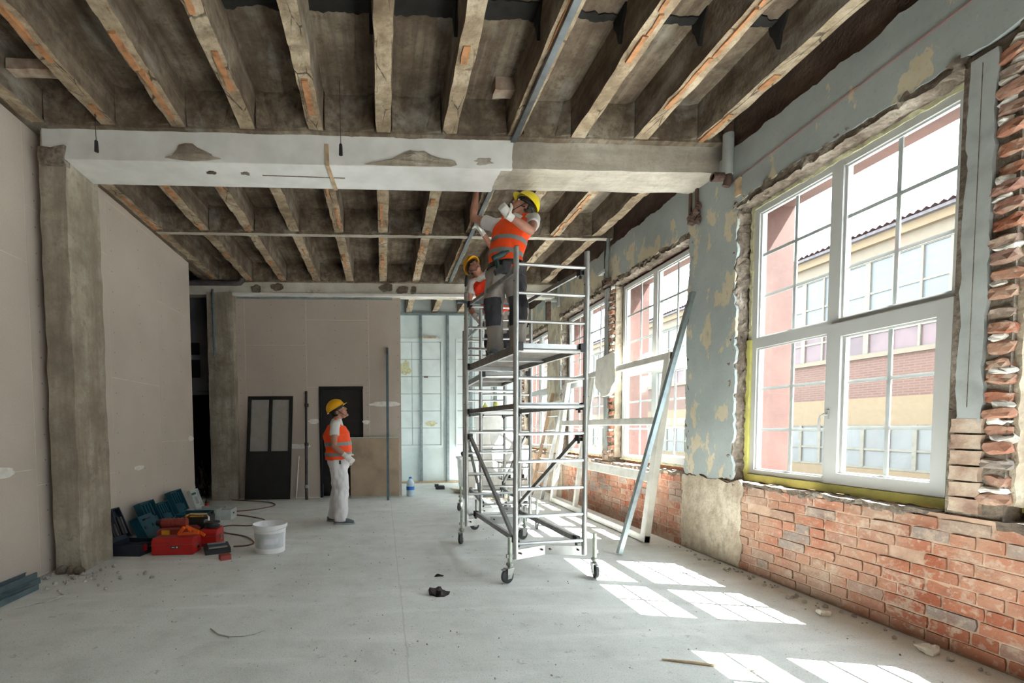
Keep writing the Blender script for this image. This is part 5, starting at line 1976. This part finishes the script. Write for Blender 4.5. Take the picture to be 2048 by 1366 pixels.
    if belt:
        bc_ = J['pelvis'] + ax * .02
        bm = bmesh.new()
        n_ = 28
        rings = []
        for dz, g_ in ((-.028, .004), (-.026, .012), (.026, .012), (.028, .004)):
            rings.append([bm.verts.new(bc_ + ax * dz + L * (.187 * k_ + g_) * math.cos(2 * PI * i / n_) + F * (.166 * k_ + g_) * math.sin(2 * PI * i / n_)) for i in range(n_)])
        for a, b in zip(rings, rings[1:]):
            for i in range(n_):
                bm.faces.new([a[i], a[(i + 1) % n_], b[(i + 1) % n_], b[i]])
        bl_ = O('tool_belt', bm, 'black_plastic', pr)
        for ang, wd in ((.35, .06), (1.2, .045)):
            d_ = (L * math.cos(ang) + F * math.sin(ang)).normalized()
            c_ = bc_ + L * (.2 * k_ + .02) * math.cos(ang) + F * (.18 * k_ + .02) * math.sin(ang) - ax * .07
            bm = bmesh.new()
            t_ = ax.cross(d_).normalized()
            M_ = Matrix((t_, d_, ax)).transposed().to_4x4()
            M_.translation = c_
            box(bm, -wd, wd, -.03, .03, -.07, .06, M_)
            O('pouch', bev(bm, .015, 2), 'knee_patch', bl_)
    return pr


# --- worker on the floor, looking up at the others
bx_, by_ = -.63, 6.6
def Q(f, l, z):
    return (bx_ + f, by_ + l, z)
person('worker in orange vest and white trousers standing on the floor looking up', (bx_, by_, 0), (1, 0, 0),
       dict(pelvis=Q(-.01, 0, .93), waist=Q(0, 0, 1.06), chest=Q(-.035, 0, 1.27), neck=Q(-.03, 0, 1.47), head=Q(-.005, 0, 1.595),
            lsh=Q(-.03, .2, 1.40), lel=Q(-.06, .25, 1.12), lwr=Q(.07, .24, .93),
            rsh=Q(-.03, -.2, 1.40), rel=Q(-.045, -.27, 1.11), rwr=Q(.115, -.26, .975),
            lhip=Q(-.02, .095, .88), lkn=Q(-.02, .1, .5), lan=Q(-.1, .11, .085),
            rhip=Q(0, -.095, .88), rkn=Q(.03, -.1, .5), ran=Q(.02, -.11, .085)),
       (.86, -.12, .5), (-.5, 0, .86), dict(trousers='white_work_trousers', vest='vest_orange', helmet='helmet_amber'), torso=1.14,
       handspec={'r': dict(d=(.75, .1, -.65), n=(.1, 1, -.1), t=(.6, .2, .8), c=.7), 'l': dict(c=.6)},
       stripes=((.035, .085), (.18, .23)), logo=True)

# --- worker on the nearer tower, one arm up behind the beam
F1 = (-.5, -.87, 0)
person('worker in orange vest and bright yellow helmet on the nearer scaffold, reaching up', (1.28, 4.74, 2.05), F1,
       dict(pelvis=(1.265, 4.75, 2.98), waist=(1.275, 4.745, 3.10), chest=(1.33, 4.77, 3.32), neck=(1.385, 4.79, 3.51), head=(1.475, 4.80, 3.62),
            rsh=(1.185, 4.85, 3.46), rel=(.99, 5.0, 3.60), rwr=(1.03, 5.03, 3.88),
            lsh=(1.545, 4.68, 3.45), lel=(1.45, 4.47, 3.25), lwr=(1.215, 4.41, 3.36),
            rhip=(1.185, 4.79, 2.93), rkn=(1.13, 4.68, 2.53), ran=(1.19, 4.78, 2.158),
            lhip=(1.345, 4.71, 2.93), lkn=(1.37, 4.6, 2.53), lan=(1.39, 4.72, 2.158)),
       (-.72, -.1, .62), (.62, .05, .76), dict(trousers='grey_trousers', vest='vest_orange', helmet='helmet_yellow'), torso=.95, patches=True,
       handspec={'r': dict(d=(.12, -.45, .9), n=(.2, -.95, -.3), t=(1, .2, 0), c=.25, glove=False),
                 'l': dict(d=(-.6, -.1, .75), n=(.3, .9, .2), t=(.5, -.2, .8), c=.95)},
       stripes=((.10, .145), (.235, .28)), belt=True)

# --- worker on the farther tower, fixing the rail
F2 = (-.35, -.94, 0)
person('worker in red-orange vest and amber helmet on the farther scaffold, half hidden', (1.62, 6.38, 2.05), F2,
       dict(pelvis=(1.61, 6.41, 2.93), waist=(1.57, 6.41, 3.05), chest=(1.47, 6.39, 3.25), neck=(1.37, 6.37, 3.43), head=(1.265, 6.34, 3.535),
            rsh=(1.25, 6.42, 3.34), rel=(1.2, 6.42, 3.05), rwr=(1.27, 6.24, 2.84),
            lsh=(1.56, 6.31, 3.40), lel=(1.54, 6.26, 3.72), lwr=(1.345, 6.2, 3.955),
            rhip=(1.53, 6.43, 2.88), rkn=(1.5, 6.33, 2.5), ran=(1.53, 6.42, 2.158),
            lhip=(1.69, 6.38, 2.88), lkn=(1.73, 6.29, 2.5), lan=(1.75, 6.38, 2.158)),
       (-.25, -.88, .4), (-.55, .3, .78), dict(trousers='grey_trousers', vest='vest_red', helmet='helmet_amber'), torso=.92, patches=True,
       handspec={'l': dict(d=(-.7, -.05, .7), n=(-.6, .1, -.8), t=(0, -1, .1), c=.8), 'r': dict(c=.7)},
       stripes=((.10, .145), (.235, .28)))

bpy.data.scenes.remove(TS)
